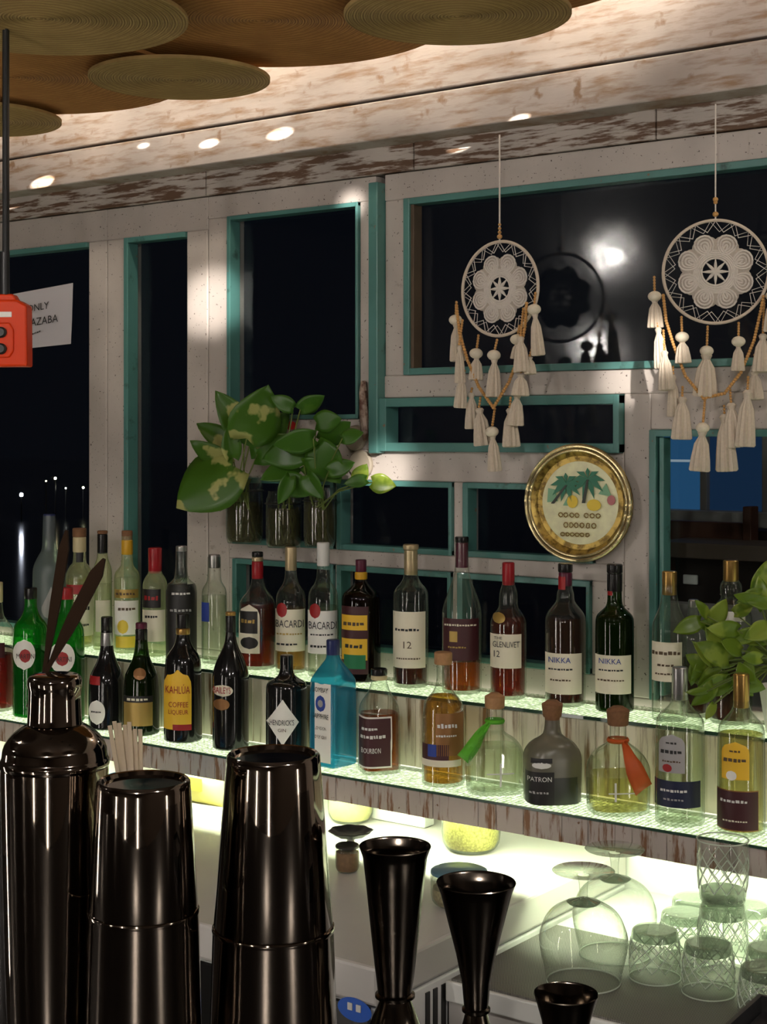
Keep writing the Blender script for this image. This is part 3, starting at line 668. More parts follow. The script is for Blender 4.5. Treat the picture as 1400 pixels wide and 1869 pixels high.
bottle('dark rum bottle with yellow neck ring and yellow picture label', 659, [(9, 1028), (10, 1062), (18, 1072), (33, 1084), (36, 1100), (36, 1248)], 'g_brown', 'U', (1090, 'l_black'),
       [(10, 10, 1021, 1044, 'wine'), (11.5, 11.5, 1044, 1058, 'yellowfoil', 'neck_ring')],
       [dict(r=(-35, 13, 1106, 1232), m='maroon'), dict(r=(-34, 11, 1122, 1150), m='yellow', off=0.0012, n='picture'), dict(r=(-34, 11, 1166, 1206), m='yellow', off=0.0012, n='picture'), dict(r=(-30, 8, 1196, 1222), m='inkgreen', off=0.0015, n='picture')],
       [('#5', -12, 1138, 13, 34, 'inkbrown'), ('#4', -12, 1180, 12, 28, 'ink')], group=GU)
bottle('pale single malt whisky bottle with gold capsule and tall cream label', 750, [(13, 1000), (12, 1052), (18, 1066), (30, 1078), (32.5, 1094), (32, 1262)], 'g_clear', 'U', (1222, 'l_dark'),
       [(14.5, 14.5, 993, 1003, 'palegold'), (12.6, 12.6, 1003, 1051, 'palegold', 'capsule')], [dict(r=(-31.8, 26, 1118, 1224), m='label')],
       [('#7', -6, 1152, 9, 40, 'ink'), ('12', -6, 1180, 13, 14, 'inkbrown'), ('#10', -4, 1206, 5, 40, 'inkbrown')], group=GU)
bottle('slope shouldered whisky bottle with wine capsule and maroon label', 843, [(12, 985), (12, 1036), (16, 1060), (26, 1086), (35, 1112), (36.5, 1130), (36, 1276)], 'g_clear', 'U', (1215, 'l_amber'),
       [(12.5, 12.5, 979, 990, 'blackfoil'), (11.8, 11.8, 990, 1038, 'wine', 'capsule')], [dict(r=(-33, 30, 1132, 1211), m='maroon'), dict(r=(-22, -8, 1156, 1176), m='inkgold', off=0.0012, n='seal')],
       [('#12', -2, 1144, 7, 54, 'label'), ('#7', -8, 1186, 6, 30, 'inkgold')], group=GU)
bottle('red amber whisky bottle with red capsule and square cream label', 928, [(11, 1032), (11, 1068), (16, 1080), (17, 1096), (17, 1112), (27, 1124), (32.5, 1136), (33, 1150), (32.5, 1283)], 'g_clear', 'U', (1128, 'l_red'),
       [(11.3, 11.3, 1026, 1069, 'redfoil', 'capsule')], [dict(r=(-32.5, 23, 1159, 1223), m='label'), dict(r=(-28, -6, 1119, 1139), m='inkgold', s='oval', n='medal')],
       [('THE', -18, 1166, 5, 14, 'ink'), ('GLENLIVET', -4, 1178, 11, 46, 'ink'), ('12', -20, 1196, 12, 10, 'ink')], group=GU)
bottle('dark whisky bottle with black cap, red neck tag and low cream label', 1032, [(12, 1036), (12, 1074), (16, 1084), (16, 1098), (26, 1110), (36, 1124), (37, 1140), (36.5, 1290)], 'g_clear', 'U', (1128, 'l_dark'),
       [(13.5, 13.5, 1028, 1044, 'blackfoil'), (12.3, 12.3, 1044, 1070, 'wine', 'capsule')], [dict(r=(-36, 29, 1191, 1266), m='label'), dict(r=(-12, 0, 1052, 1076), m='inkred', n='neck_tag', off=0.001)],
       [('NIKKA', -10, 1203, 10, 38, 'inkblue'), ('#8', -8, 1220, 6, 40, 'ink'), ('#7', -8, 1240, 6, 34, 'inkbrown')], group=GU)
bottle('dark green whisky bottle with black cap and low cream label', 1122, [(13, 1036), (13, 1086), (14, 1108), (24, 1118), (34, 1128), (35.5, 1146), (35, 1308)], 'g_dkgreen', 'U', (1124, 'l_black'),
       [(14.5, 14.5, 1029, 1046, 'blackfoil'), (14, 14, 1046, 1082, 'blackfoil', 'capsule')], [dict(r=(-34.5, 29, 1199, 1272), m='label'), dict(r=(-12, -4, 1080, 1088), m='inkred', n='neck_tag', off=0.001)],
       [('NIKKA', -8, 1210, 10, 38, 'inkblue'), ('#8', -6, 1227, 6, 40, 'ink'), ('#9', -6, 1246, 6, 44, 'inkbrown')], group=GU)
bottle('clear bottle with gold cap and cream printed label by the teal window edge', 1222, [(13, 1048), (14, 1088), (19, 1112), (28, 1130), (32, 1146), (32, 1316)], 'g_clear', 'U', None,
       [(13.5, 13.5, 1042, 1086, 'goldfoil')], [dict(r=(-31, 22, 1170, 1242), m='label')],
       [('#7', -5, 1190, 13, 46, 'inkbrown'), ('#4', -6, 1212, 7, 26, 'inkbrown'), ('#7', -6, 1228, 6, 34, 'inkbrown')], group=GU, Y=2.835)
bottle('clear faceted bottle of brown spirit standing close beside the gold capped bottle', 1266, [(9, 1100), (10, 1128), (20, 1142), (25, 1160), (25, 1304)], 'g_clear', 'U', (1200, 'l_dark'),
       [(9.5, 9.5, 1094, 1108, 'silver')], group=GU, Y=2.90)
bottle('crystal decanter with gold cap standing behind the leafy plant', 1334, [(13, 1030), (13, 1060), (20, 1068), (20, 1084), (17, 1094), (28, 1106), (37, 1122), (38, 1140), (38, 1330)], 'g_clear', 'U', (1220, 'l_dark'),
       [(14, 14, 1022, 1062, 'goldfoil')], [dict(r=(-35, 25, 1116, 1134), m='labelw')], group=GU, n=12, Y=2.88)

# ---- lower shelf, from the left end
bottle('red liqueur bottle with cream neck at the left end of the lower shelf', -6, [(10, 1066), (10, 1120), (20, 1136), (30, 1148), (31, 1165), (31, 1300)], 'g_clear', 'L', (1196, 'l_crimson'),
       [(11, 11, 1062, 1100, 'cream')], [dict(r=(-20, 14, 1172, 1200), m='maroon')], group=GL)
for px, lab in ((56, 'green vermouth bottle with a black cap and round white label, next to the red liqueur'), (122, 'green vermouth bottle with a red cap and round white label, next to the dark bitters')):
    bottle(lab, px, [(11, 1078), (11, 1112), (17, 1128), (28, 1140), (32, 1156), (32, 1318)], 'g_green', 'L', (1186, 'g_dkgreen'),
           [(11.5, 11.5, 1072, 1094, 'redfoil' if px > 100 else 'blackfoil')], [dict(r=(-31, 14 if px > 100 else 8, 1168, 1226), m='labelw', s='oval'), dict(r=(-19, 3 if px > 100 else 0, 1186, 1212), m='inkred', s='oval', off=0.0012, n='red_dot')],
           [('MARTINI', -8, 1200, 9, 32, 'ink')], group=GL)
bottle('dark bitters bottle with silver neck foil and white oval label', 195, [(10, 1132), (11, 1184), (17, 1208), (29, 1232), (33, 1250), (33, 1335)], 'dark', 'L', None,
       [(10.5, 10.5, 1125, 1152, 'blackfoil'), (11, 12, 1154, 1180, 'silver', 'neck_foil')], [dict(r=(-32, -3, 1278, 1324), m='labelw', s='oval'), dict(r=(-30, -12, 1234, 1250), m='inkred', n='seal')], [('#5', -18, 1300, 6, 16, 'ink')], group=GL)
bottle('dark brandy bottle with copper medal and gold label', 258, [(10, 1142), (11, 1172), (14, 1200), (24, 1222), (32, 1240), (33, 1345)], 'g_dkgreen', 'L', (1200, 'l_black'),
       [(10.5, 10.5, 1136, 1148, 'wine'), (11, 11, 1148, 1172, 'blackfoil', 'capsule')], [dict(r=(-31, 20, 1272, 1326), m='inkgold'), dict(r=(-14, 8, 1218, 1240), m='copper', s='oval', n='medal'), dict(r=(-31, 20, 1270, 1282), m='blacklab', off=0.0012, n='band')],
       [('#5', -6, 1276, 9, 34, 'label')], group=GL)
bottle('dark coffee liqueur bottle with a yellow arched label', 334, [(11, 1146), (12, 1164), (16, 1180), (28, 1196), (34, 1212), (35, 1362)], 'dark', 'L', None,
       [(12, 12, 1118, 1146, 'blackfoil'), (13, 13, 1146, 1158, 'goldfoil', 'ring')], [dict(r=(-34, 15, 1222, 1336), m='yellow', s='arch'), dict(r=(-18, 15, 1326, 1337), m='inkred', off=0.0012, n='red_tab')],
       [('KAHLÚA', -9, 1258, 18, 42, 'inkred'), ('COFFEE', -8, 1288, 10, 34, 'inkred'), ('LIQUEUR', -8, 1303, 10, 34, 'inkred')], group=GL)
bottle('black cream liqueur bottle with a painted red and white label', 421, [(9, 1120), (9, 1160), (13, 1182), (24, 1204), (33, 1230), (34, 1250), (33, 1374)], 'dark', 'L', None,
       [(9.5, 9.5, 1116, 1124, 'goldfoil', 'cap_ring'), (9.3, 9.3, 1124, 1160, 'blackfoil')], [dict(r=(-32, 4, 1250, 1272), m='label', s='oval'), dict(r=(-31, -2, 1276, 1298), m='copper', s='oval', n='picture')],
       [('BAILEYS', -15, 1260, 12, 30, 'inkred')], group=GL)
bottle('black apothecary gin bottle with a white diamond label', 523, [(12, 1200), (12, 1228), (20, 1238), (36, 1246), (38, 1258), (38, 1384)], 'dark', 'L', None,
       [(12, 12, 1195, 1214, 'blackfoil')], [dict(r=(-36, 22, 1272, 1356), m='labelw', s='diamond')], [("HENDRICK'S", -8, 1314, 10, 42, 'ink'), ('GIN', -8, 1328, 6, 14, 'inkbrown')], group=GL)
bottle('square pale blue gin bottle with a white label on one face', 608, [(12, 1176), (12, 1200), (18, 1208), (38, 1234), (43, 1246), (43, 1397)], 'g_blue', 'L', None,
       [(12.5, 12.5, 1167, 1196, 'navyfoil')], [dict(r=(-41, -4, 1244, 1388), m='labelw'), dict(r=(-31, -14, 1266, 1296), m='inkblue', s='oval', off=0.0013, n='crest'), dict(r=(-27, -18, 1274, 1288), m='greylab', s='oval', off=0.0017, n='crest')],
       [('BOMBAY', -22, 1256, 9, 26, 'ink'), ('SAPPHIRE', -22, 1304, 9, 28, 'ink'), ('LONDON', -22, 1326, 6, 20, 'inkbrown'), ('DRY GIN', -22, 1342, 6, 20, 'inkbrown')],
       group=GL, sq=dict(p=9, rot=PI/4+0.03, y=(1206, 1244)), n=64)
bottle('squat bourbon bottle with a maroon white bordered label', 692, [(13, 1228), (13, 1240), (20, 1262), (33, 1278), (38, 1294), (39, 1404)], 'g_clear', 'L', (1298, 'l_amber'),
       [(15, 15, 1220, 1232, 'blackfoil'), (15, 15, 1232, 1240, 'cream', 'ring')], [dict(r=(-37, 23, 1301, 1391), m='labelw'), dict(r=(-36, 20.5, 1304, 1388), m='maroon', off=0.0012, n='label_field')],
       [('#5', -16, 1322, 9, 26, 'inkwhite'), ('#8', -10, 1336, 11, 42, 'inkwhite'), ('BOURBON', -14, 1360, 9, 34, 'inkwhite')], group=GL, sq=dict(p=4, rot=0.3, y=(1256, 1292), depth=0.9), n=48)
bottle('round rum bottle with a cork stopper and printed amber label', 809, [(12, 1212), (12, 1246), (18, 1262), (32, 1276), (38.5, 1294), (39, 1430)], 'g_clear', 'L', (1268, 'l_gold'),
       [(16.5, 16.5, 1190, 1212, 'corklight', 'stopper')], [dict(r=(-14, 36, 1296, 1372), m='copper', n='amber_label'), dict(r=(-37, 10, 1352, 1380), m='maroon'), dict(r=(-27, -12, 1352, 1374), m='inkblue', off=0.0014, n='print'), dict(r=(-38, 32, 1380, 1392), m='label', n='band')],
       [('#6', 8, 1318, 14, 32, 'inkwhite'), ('#9', 6, 1336, 7, 34, 'inkwhite')], group=GL, Y=2.685)
def ribbon(col, side, y_knot, x_end, y_end, wpx):
    def f(o, u, zz, rad):
        b = MB(); zk = zz(y_knot); rk = rad(zk)+0.001
        b.lathe([(rk, zk-0.004), (rk+0.002, zk), (rk, zk+0.004)], 24)
        P = []; n = 9
        for i in range(n):
            t = i/(n-1); x = (side*10+(x_end-side*10)*t)*u; z = zk+(zz(y_end)-zk)*t
            r = rad(z)+0.004; xx = max(-r*0.96, min(r*0.96, x)); yy = -math.sqrt(max(1e-6, r*r-xx*xx))
            if abs(x) > r*0.96: yy *= 0.9
            k = 0.25+0.75*min(1, t*1.8); P.append((x, yy, z, wpx*u*0.5*k))
        vs = []; fs = []
        for i, (x, y, z, h) in enumerate(P):
            for q, s_ in enumerate((-1, -0.3, 0.4, 1)): vs.append((x+s_*h*0.7, y-0.003*math.sin(q*2.1+i)-0.001, z+s_*h*0.55*side))
        for i in range(n-1):
            for j in range(3): a = i*4+j; fs.append((a, a+4, a+5, a+1))
        b.add(vs, fs); ob = b.build('ribbon', M[col], o)
        m = ob.modifiers.new('solid', 'SOLIDIFY'); m.thickness = 0.0012
    return f
M['rib_green'] = plain('green_ribbon', (0.10, 0.42, 0.02), 0.6, var=0.2); M['rib_orange'] = plain('orange_ribbon', (0.55, 0.09, 0.012), 0.6, var=0.2)
sqp = dict(p=3.2, rot=0.25, y=(1338, 1372), depth=0.85)
PT = [(15, 1290), (15, 1334), (20, 1342), (40, 1354), (52, 1372), (54, 1392), (52, 1459)]
bottle('clear squat tequila bottle with cork ball and a green ribbon', 903, PT, 'g_clear', 'L', (1366, 'l_clear'),
       [(10, 18, 1262, 1270, 'corklight', 'stopper_top'), (18.5, 18, 1268, 1292, 'corklight', 'stopper')], [dict(r=(-14, 34, 1413, 1415.5), m='inkwhite', n='etching'), dict(r=(9, 12, 1394, 1440), m='inkwhite', n='etching')], group=GL, sq=sqp, n=48, extra=ribbon('rib_green', -1, 1318, -58, 1392, 28), Y=2.69)
bottle('smoked squat coffee tequila bottle with cork ball and black label', 1008, [(13, 1306), (15, 1336), (21, 1344), (42, 1356), (53, 1374), (54, 1394), (52, 1465)], 'g_olive', 'L', (1412, 'l_black'),
       [(11, 19, 1277, 1285, 'cork', 'stopper_top'), (19.5, 17, 1283, 1308, 'cork', 'stopper'), (14, 12, 1306, 1332, 'cork', 'stopper_neck')],
       [dict(r=(-48, 4, 1402, 1462), m='blacklab', off=0.0011), dict(r=(-52.5, 52.5, 1413, 1463), m='l_black', off=0.0004, n='dark_lower_band'), dict(r=(-38, 0, 1377, 1386), m='blacklab', n='crest'), dict(r=(-36, -2, 1384, 1396), m='inkwhite', s='oval', n='crest')],
       [('PATRÓN', -22, 1414, 11, 42, 'inkwhite'), ('#6', -22, 1440, 8, 32, 'greylab')], group=GL, sq=sqp, n=48, Y=2.69)
bottle('pale gold squat tequila bottle with cork ball and an orange ribbon', 1128, [(15, 1322), (15, 1350), (21, 1358), (42, 1372), (56, 1394), (59, 1416), (57, 1490)], 'g_clear', 'L', (1416, 'l_pale'),
       [(12, 20, 1287, 1295, 'cork', 'stopper_top'), (21, 19, 1293, 1323, 'cork', 'stopper')], [dict(r=(-16, 30, 1443, 1445.5), m='inkwhite', n='etching'), dict(r=(-6, -2.5, 1424, 1460), m='inkwhite', n='etching')], group=GL, sq=sqp, n=48, extra=ribbon('rib_orange', 1, 1352, 46, 1436, 40), Y=2.69)
bottle('clear tequila bottle with silver cap, grey arched label and navy band', 1241, [(14, 1224), (14, 1280), (24, 1294), (40, 1308), (45, 1326), (45, 1508)], 'g_clear', 'L', (1330, 'l_clear'),
       [(14.5, 14.5, 1217, 1278, 'silver')], [dict(r=(-37, 9, 1336, 1407), m='greylab', s='arch'), dict(r=(-44.5, 36, 1422, 1471), m='navy'), dict(r=(-30, -14, 1391, 1406), m='inkred', s='oval', off=0.0014, n='seal')],
       [('#3', -14, 1352, 7, 16, 'ink'), ('#5', -14, 1368, 13, 34, 'ink'), ('#7', -14, 1386, 6, 30, 'inkbrown'), ('#8', -10, 1440, 9, 44, 'inkwhite'), ('#6', -10, 1456, 7, 32, 'greylab')], group=GL, Y=2.685)
bottle('amber tequila bottle with gold cap, yellow arched label and maroon band', 1353, [(14, 1236), (14, 1292), (24, 1306), (39, 1322), (43, 1340), (43, 1524)], 'g_clear', 'L', (1340, 'l_pale'),
       [(14.5, 14.5, 1229, 1292, 'goldfoil')], [dict(r=(-34, 14, 1349, 1418), m='yellow', s='arch'), dict(r=(-42.5, 30, 1438, 1512), m='copper'), dict(r=(-42, 29, 1440, 1510), m='maroon', off=0.001, n='label_field'), dict(r=(-26, -8, 1402, 1420), m='labelw', s='oval', off=0.0014, n='seal')],
       [('#3', -10, 1366, 7, 16, 'inkbrown'), ('#5', -10, 1382, 13, 36, 'inkbrown'), ('#7', -12, 1458, 10, 44, 'inkwhite'), ('#9', -10, 1494, 6, 40, 'label')], group=GL, Y=2.685)

# ================================================================== DREAM CATCHERS
def tassel_mesh(w_, h):
    b = MB(); n = 22; prof = [(w_*0.16, 0), (w_*0.26, -h*0.05), (w_*0.17, -h*0.15), (w_*0.36, -h*0.34), (w_*0.45, -h*0.7), (w_*0.5, -h*0.97), (w_*0.44, -h)]
    def sec(th, z):
        k = 1+0.16*math.cos(th*11)*min(1, -z/h*2); return (k*math.sin(th), -k*math.cos(th))
    prof = [(r*1.12, z) for r, z in prof]; return b.lathe([(0, 0)]+prof+[(0, -h*0.98)], 44, sec)
def dreamcatcher(label, pc, ring, stringtop, ratio, rz, Y, tassels, garland, beads):
    cx, cy = pc; rp = ring; c = at(cx, cy, Y); u = depth(cx, Y)/FPX
    o = thing('dream_catcher', label, 'dream catcher', c, rz, 'dream catchers on the window wall')
    L = lambda x, y: ((x-cx)*u/ratio, (cy-y)*u)
    R = rp*u
    MB().tube([(R*math.cos(a*PI/32), 0, R*math.sin(a*PI/32)) for a in range(64)], 3.0*u, 8, closed=True).build('hoop', M['hoop'], o)
    # zigzag web between hoop and doily
    wb = MB(); nz = 16; ri = R*0.78
    pts = []
    for k in range(nz*2):
        a = PI*k/nz; r = R*0.985 if k % 2 == 0 else ri; pts.append((r*math.cos(a), 0, r*math.sin(a)))
    wb.tube(pts, 1.0*u, 5, closed=True)
    pts2 = [(R*0.985*math.cos(a+0.1) if k % 2 == 0 else ri*math.cos(a+0.1), 0.0015, R*0.985*math.sin(a+0.1) if k % 2 == 0 else ri*math.sin(a+0.1)) for k, a in ((k, PI*k/nz) for k in range(nz*2))]
    wb.tube(pts2, 0.8*u, 5, closed=True)
    wb.build('web', M['lace'], o)
    # crochet flower: eight petals of looped yarn round a ring, an eight armed star in the eye
    fl = MB(); yr = 1.9*u
    for k in range(8):
        a = 2*PI*k/8+PI/8; ca, sa = math.cos(a), math.sin(a)
        def pol(r, t): return (r*ca-t*sa, 0, r*sa+t*ca)
        for (r0, r1, hw) in ((0.36, 0.74, 0.185), (0.40, 0.68, 0.13), (0.44, 0.62, 0.075), (0.38, 0.56, 0.03)):
            loop = []
            for i in range(16):
                t = 2*PI*i/16; rr = (r0+r1)/2-(r1-r0)/2*math.cos(t); tt = hw*math.sin(t)*(0.75+0.4*(rr-r0)/(r1-r0)); loop.append(pol(rr*R, tt*R))
            fl.tube(loop, yr, 5, closed=True)
    for rr, th in ((0.265, 1.8), (0.305, 1.8), (0.34, 1.9), (0.375, 1.9), (0.41, 1.7)):
        fl.tube([(rr*R*math.cos(i*PI/20), 0.0008*(i % 2), rr*R*math.sin(i*PI/20)) for i in range(40)], th*u, 5, closed=True)
    fl.build('crochet_flower', M['lace'], o)
    bkd = MB(); vs = []; na = 96
    for i in range(na):
        a = 2*PI*i/na; lob = 0.66+0.085*abs(math.cos(4*(a-PI/8)))**0.6-0.03
        for r_ in (0.26, 0.45, lob): vs.append((r_*R*math.cos(a), 0.0012, r_*R*math.sin(a)))
    bkd.add(vs, [(3*i+j, 3*((i+1) % na)+j, 3*((i+1) % na)+j+1, 3*i+j+1) for i in range(na) for j in range(2)])
    q = bkd.build('crochet_ground', M['laceshade'], o); sdm = q.modifiers.new('solid', 'SOLIDIFY'); sdm.thickness = 0.001
    st = MB()
    for k in range(4):
        a = PI*k/4; st.tube([(-0.26*R*math.cos(a), 0, -0.26*R*math.sin(a)), (-0.12*R*math.cos(a), 0, -0.12*R*math.sin(a)), (0, -0.001, 0), (0.12*R*math.cos(a), 0, 0.12*R*math.sin(a)), (0.26*R*math.cos(a), 0, 0.26*R*math.sin(a))], [0.8*u, 3.2*u, 2.4*u, 3.2*u, 0.8*u], 6)
    st.build('centre_star', M['lace'], o)
    x, z = L(cx, stringtop); MB().tube([(0, 0, R), (0, 0, z)], 1.6*u, 6).build('hanging_string', M['lace'], o)
    for (by, br) in beads:
        x, z = L(cx, by); MB().sphere((0, 0, z), br*u, 12, 8, 0.9).build('string_bead', M['bead'], o)
    gb = MB(); gp = [L(*p) for p in garland]; dist = 0; seg = []
    for a, b in zip(gp, gp[1:]):
        n = max(1, int(math.hypot(b[0]-a[0], b[1]-a[1])/(5.0*u)))
        for i in range(n): seg.append((a[0]+(b[0]-a[0])*i/n, a[1]+(b[1]-a[1])*i/n))
    for p in seg: gb.sphere((p[0], -0.022, p[1]), 3.3*u, 8, 5)
    gb.build('bead_garland', M['bead'], o)
    for k, (tx, ty, tb_, w_, pom, top) in enumerate(tassels):     # x, row of skirt top, row of skirt bottom, width, pom?, row where its cord starts
        x, z = L(tx, ty); h = (tb_-ty)*u; y = -0.010-0.010*(k % 3)
        t = tassel_mesh(w_*u, h).build('tassel', M['rope'], o, loc=(x, y, z)); t.rotation_euler = (random.uniform(-.06, .06), random.uniform(-.1, .1), 0)
        pz = 0
        if pom:
            MB().sphere((0, -0.002, 4*u), 12.5*u, 16, 10, 0.78).build('pom', M['pom'], t); pz = 10*u
        ht = (ty-top)*u
        if ht > pz+2*u:
            bb = MB(); nb = max(1, int((ht-pz)/(4.6*u)))
            for i in range(nb): bb.sphere((0, -y*0.5*(i/nb), pz+(i+0.5)*(ht-pz)/nb), 2.6*u, 8, 5, 1.1)
            bb.build('cord_beads', M['bead'], t)
    return o
k1 = 0.257; f1 = lambda x, y: (800+k1*x, 400+k1*y)
def T(f, x, y0, y1, w_, pom, top): a = f(x, y0); b = f(x, y1); c = f(x, top); return (a[0], a[1], b[1], w_, pom, c[1])
dreamcatcher('cream crochet dream catcher with a narrow turned hoop, beside the round brass tray', (912, 527), 86, 246, 0.80, math.radians(-5), 2.845,
    [T(f1, 140, 715, 1000, 24, 1, 560), T(f1, 718, 680, 985, 20, 1, 540), T(f1, 205, 890, 1160, 17, 0, 700), T(f1, 290, 965, 1140, 22, 1, 810), T(f1, 438, 985, 1265, 23, 1, 850),
     T(f1, 640, 850, 1100, 24, 0, 640), T(f1, 580, 880, 1000, 18, 1, 760), T(f1, 685, 990, 1112, 18, 0, 930), T(f1, 225, 1110, 1340, 20, 0, 1060), T(f1, 252, 1230, 1490, 22, 0, 1190), T(f1, 330, 1340, 1610, 28, 0, 1260),
     T(f1, 445, 1525, 1790, 21, 1, 1340), T(f1, 528, 1345, 1618, 26, 0, 1260), T(f1, 598, 1250, 1468, 24, 0, 1160), T(f1, 642, 1110, 1262, 26, 0, 1080)],
    [f1(168, 600), f1(190, 800), f1(250, 1000), f1(330, 1190), f1(435, 1340), f1(545, 1160), f1(620, 960), f1(655, 780), f1(668, 600)], [(432, 5), (424, 3.5), (417, 3.2), (410, 3)])
k2 = 0.289; f2 = lambda x, y: (1160+k2*x, 340+k2*y)
dreamcatcher('cream crochet dream catcher facing the bar squarely, above the blue terrace window', (1306, 496), 94, 190, 1.0, math.radians(24.5), 2.845,
    [T(f2, 128, 705, 890, 24, 1, 560), T(f2, 150, 890, 1150, 22, 0, 740), T(f2, 190, 1040, 1290, 24, 0, 900), T(f2, 242, 1190, 1455, 20, 0, 1130), T(f2, 300, 1330, 1600, 30, 0, 1260), T(f2, 300, 970, 1120, 24, 1, 820),
     T(f2, 450, 1055, 1330, 36, 1, 880), T(f2, 645, 1000, 1170, 20, 1, 860), T(f2, 425, 1540, 1800, 30, 1, 1345), T(f2, 560, 1440, 1800, 32, 0, 1380), T(f2, 600, 1370, 1650, 30, 0, 1280), T(f2, 700, 1290, 1645, 30, 0, 1200),
     T(f2, 745, 1170, 1350, 26, 0, 1060), T(f2, 795, 940, 1180, 28, 0, 720), T(f2, 850, 720, 930, 24, 1, 580)],
    [f2(182, 690), f2(200, 850), f2(245, 1000), f2(320, 1200), f2(430, 1340), f2(560, 1310), f2(660, 1180), f2(740, 980), f2(780, 800), f2(800, 690)], [(364, 5), (369.5, 4), (391, 5.5)])

# ================================================================== ROUND BRASS TRAY
tc_ = at(1057, 918, YW-0.034); ut = depth(1057, YW)/FPX
tr = thing('brass_tray', 'round brass tray with painted palm trees hung on the white window post', 'tray', tc_, math.radians(4))
Rt = 106*ut
brass = worn('hammered_brass', (0.55, 0.38, 0.10), (0.16, 0.10, 0.025), (60, 60, 60), 0.45, 0.6, None, rough=0.3, bump=0.6)
brass.node_tree.nodes['Principled BSDF'].inputs['Metallic'].default_value = 0.75
def dishpart(name, prof, mat, par=tr, n=56):
    b = MB().lathe(prof, n); b.v = [(x, -z, y) for x, y, z in b.v]; return b.build(name, mat, par)
dishpart('dish', [(0, -0.004), (Rt*0.80, -0.004), (Rt*0.84, 0.004), (Rt*0.93, 0.010), (Rt*0.93, 0.006), (Rt*0.82, -0.008), (0, -0.008)], brass)
for r_, t_ in ((0.97, 0.0042), (0.90, 0.0032)):
    MB().tube([(Rt*r_*math.cos(a*PI/32), -0.010, Rt*r_*math.sin(a*PI/32)) for a in range(64)], t_, 8, closed=True).build('rim', plain('pale_brass', (0.66, 0.55, 0.30), 0.25, 0.8), tr)
MB().tube([(Rt*0.995*math.cos(a*PI/60), -0.008+0.002*(a % 2), Rt*0.995*math.sin(a*PI/60)) for a in range(120)], 0.002, 6, closed=True).build('rim', plain('dark_brass', (0.20, 0.13, 0.04), 0.3, 0.8), tr)
dishpart('picture_field', [(0, -0.0035), (Rt*0.70, -0.0035), (Rt*0.71, -0.004)], plain('cream_picture', (0.86, 0.80, 0.50), 0.45, var=0.25, scale=60))
def flat(name, polys, mat, y=-0.0012):
    b = MB()
    for P in polys: b.add([(x*Rt, y, z*Rt) for x, z in P], [tuple(range(len(P)))])
    ob = b.build(name, mat, tr, False); m = ob.modifiers.new('solid', 'SOLIDIFY'); m.thickness = 0.0012; return ob
gr1 = plain('painted_palm_green', (0.02, 0.17, 0.09), 0.4); gr2 = plain('painted_pale_green', (0.20, 0.42, 0.24), 0.4); bk = plain('painted_black', (0.02, 0.025, 0.015), 0.4)
for (px, pz, sc, mt_) in ((-0.24, 0.34, 0.30, gr1), (0.17, 0.42, 0.32, gr1)):
    P = []
    for a in range(9):
        th = a*2*PI/9+0.2; dx_, dz_ = math.cos(th), math.sin(th)*0.85-0.12
        P.append([(px, pz), (px+sc*0.5*dx_-0.05*dz_, pz+sc*0.5*dz_+0.05*dx_), (px+sc*dx_, pz+sc*dz_-0.05), (px+sc*0.5*dx_+0.05*dz_, pz+sc*0.5*dz_-0.05*dx_)])
    flat('palm_crown', P, mt_)
MB().tube([(0, 0.004, Rt*0.5), (0, 0.026, Rt*0.5)], 0.004, 8).build('wall_hook', M['black'], tr)
flat('palm_trunk', [[(-0.25, 0.3), (-0.21, 0.3), (-0.46, -0.02), (-0.52, -0.02)], [(0.15, 0.4), (0.19, 0.4), (0.12, 0.0), (0.06, 0.0)]], bk, -0.0022)
flat('painted_shrub', [[(-0.60, 0.0), (-0.40, 0.02), (-0.46, 0.22), (-0.58, 0.24)], [(-0.3, -0.05), (-0.14, -0.05), (-0.2, 0.12)], [(0.36, 0.16), (0.6, 0.12), (0.5, 0.34)]], gr2, -0.0008)
flat('painted_fruit', [[(-0.12+0.10*math.cos(a*PI/6), 0.02+0.11*math.sin(a*PI/6)) for a in range(12)]], M['lemon'], -0.0024)
flat('painted_fruit', [[(0.28+0.13*math.cos(a*PI/6), -0.03+0.10*math.sin(a*PI/6)) for a in range(12)]], M['lemon'], -0.0024)
flat('painted_flower', [[(0.60+0.075*math.cos(a*PI/6), 0.06+0.085*math.sin(a*PI/6)) for a in range(12)]], plain('painted_pink', (0.50, 0.16, 0.16), 0.4), -0.0024)
tb_ = MB(); rl = random.Random(3)
for (z0, xs, h) in ((-0.21, (-0.34, -0.24, -0.13, -0.03, 0.14, 0.25, 0.36), 0.075), (-0.38, (-0.24, -0.14, -0.05, 0.06, 0.17, 0.28), 0.085), (-0.54, (-0.3, -0.21, -0.12, -0.03, 0.06, 0.16), 0.06)):
    for x in xs:                                   # worn painted letters that can no longer be read
        pts = [((x+0.04*math.cos(t)*(1 if rl.random() > .2 else .6))*Rt, -0.002, (z0+h*0.5*math.sin(t))*Rt) for t in [i*2*PI/8 for i in range(8)]]
        tb_.tube(pts, 0.0014, 5, closed=True)
tb_.build('worn_letters', plain('painted_ochre', (0.26, 0.17, 0.03), 0.4), tr)

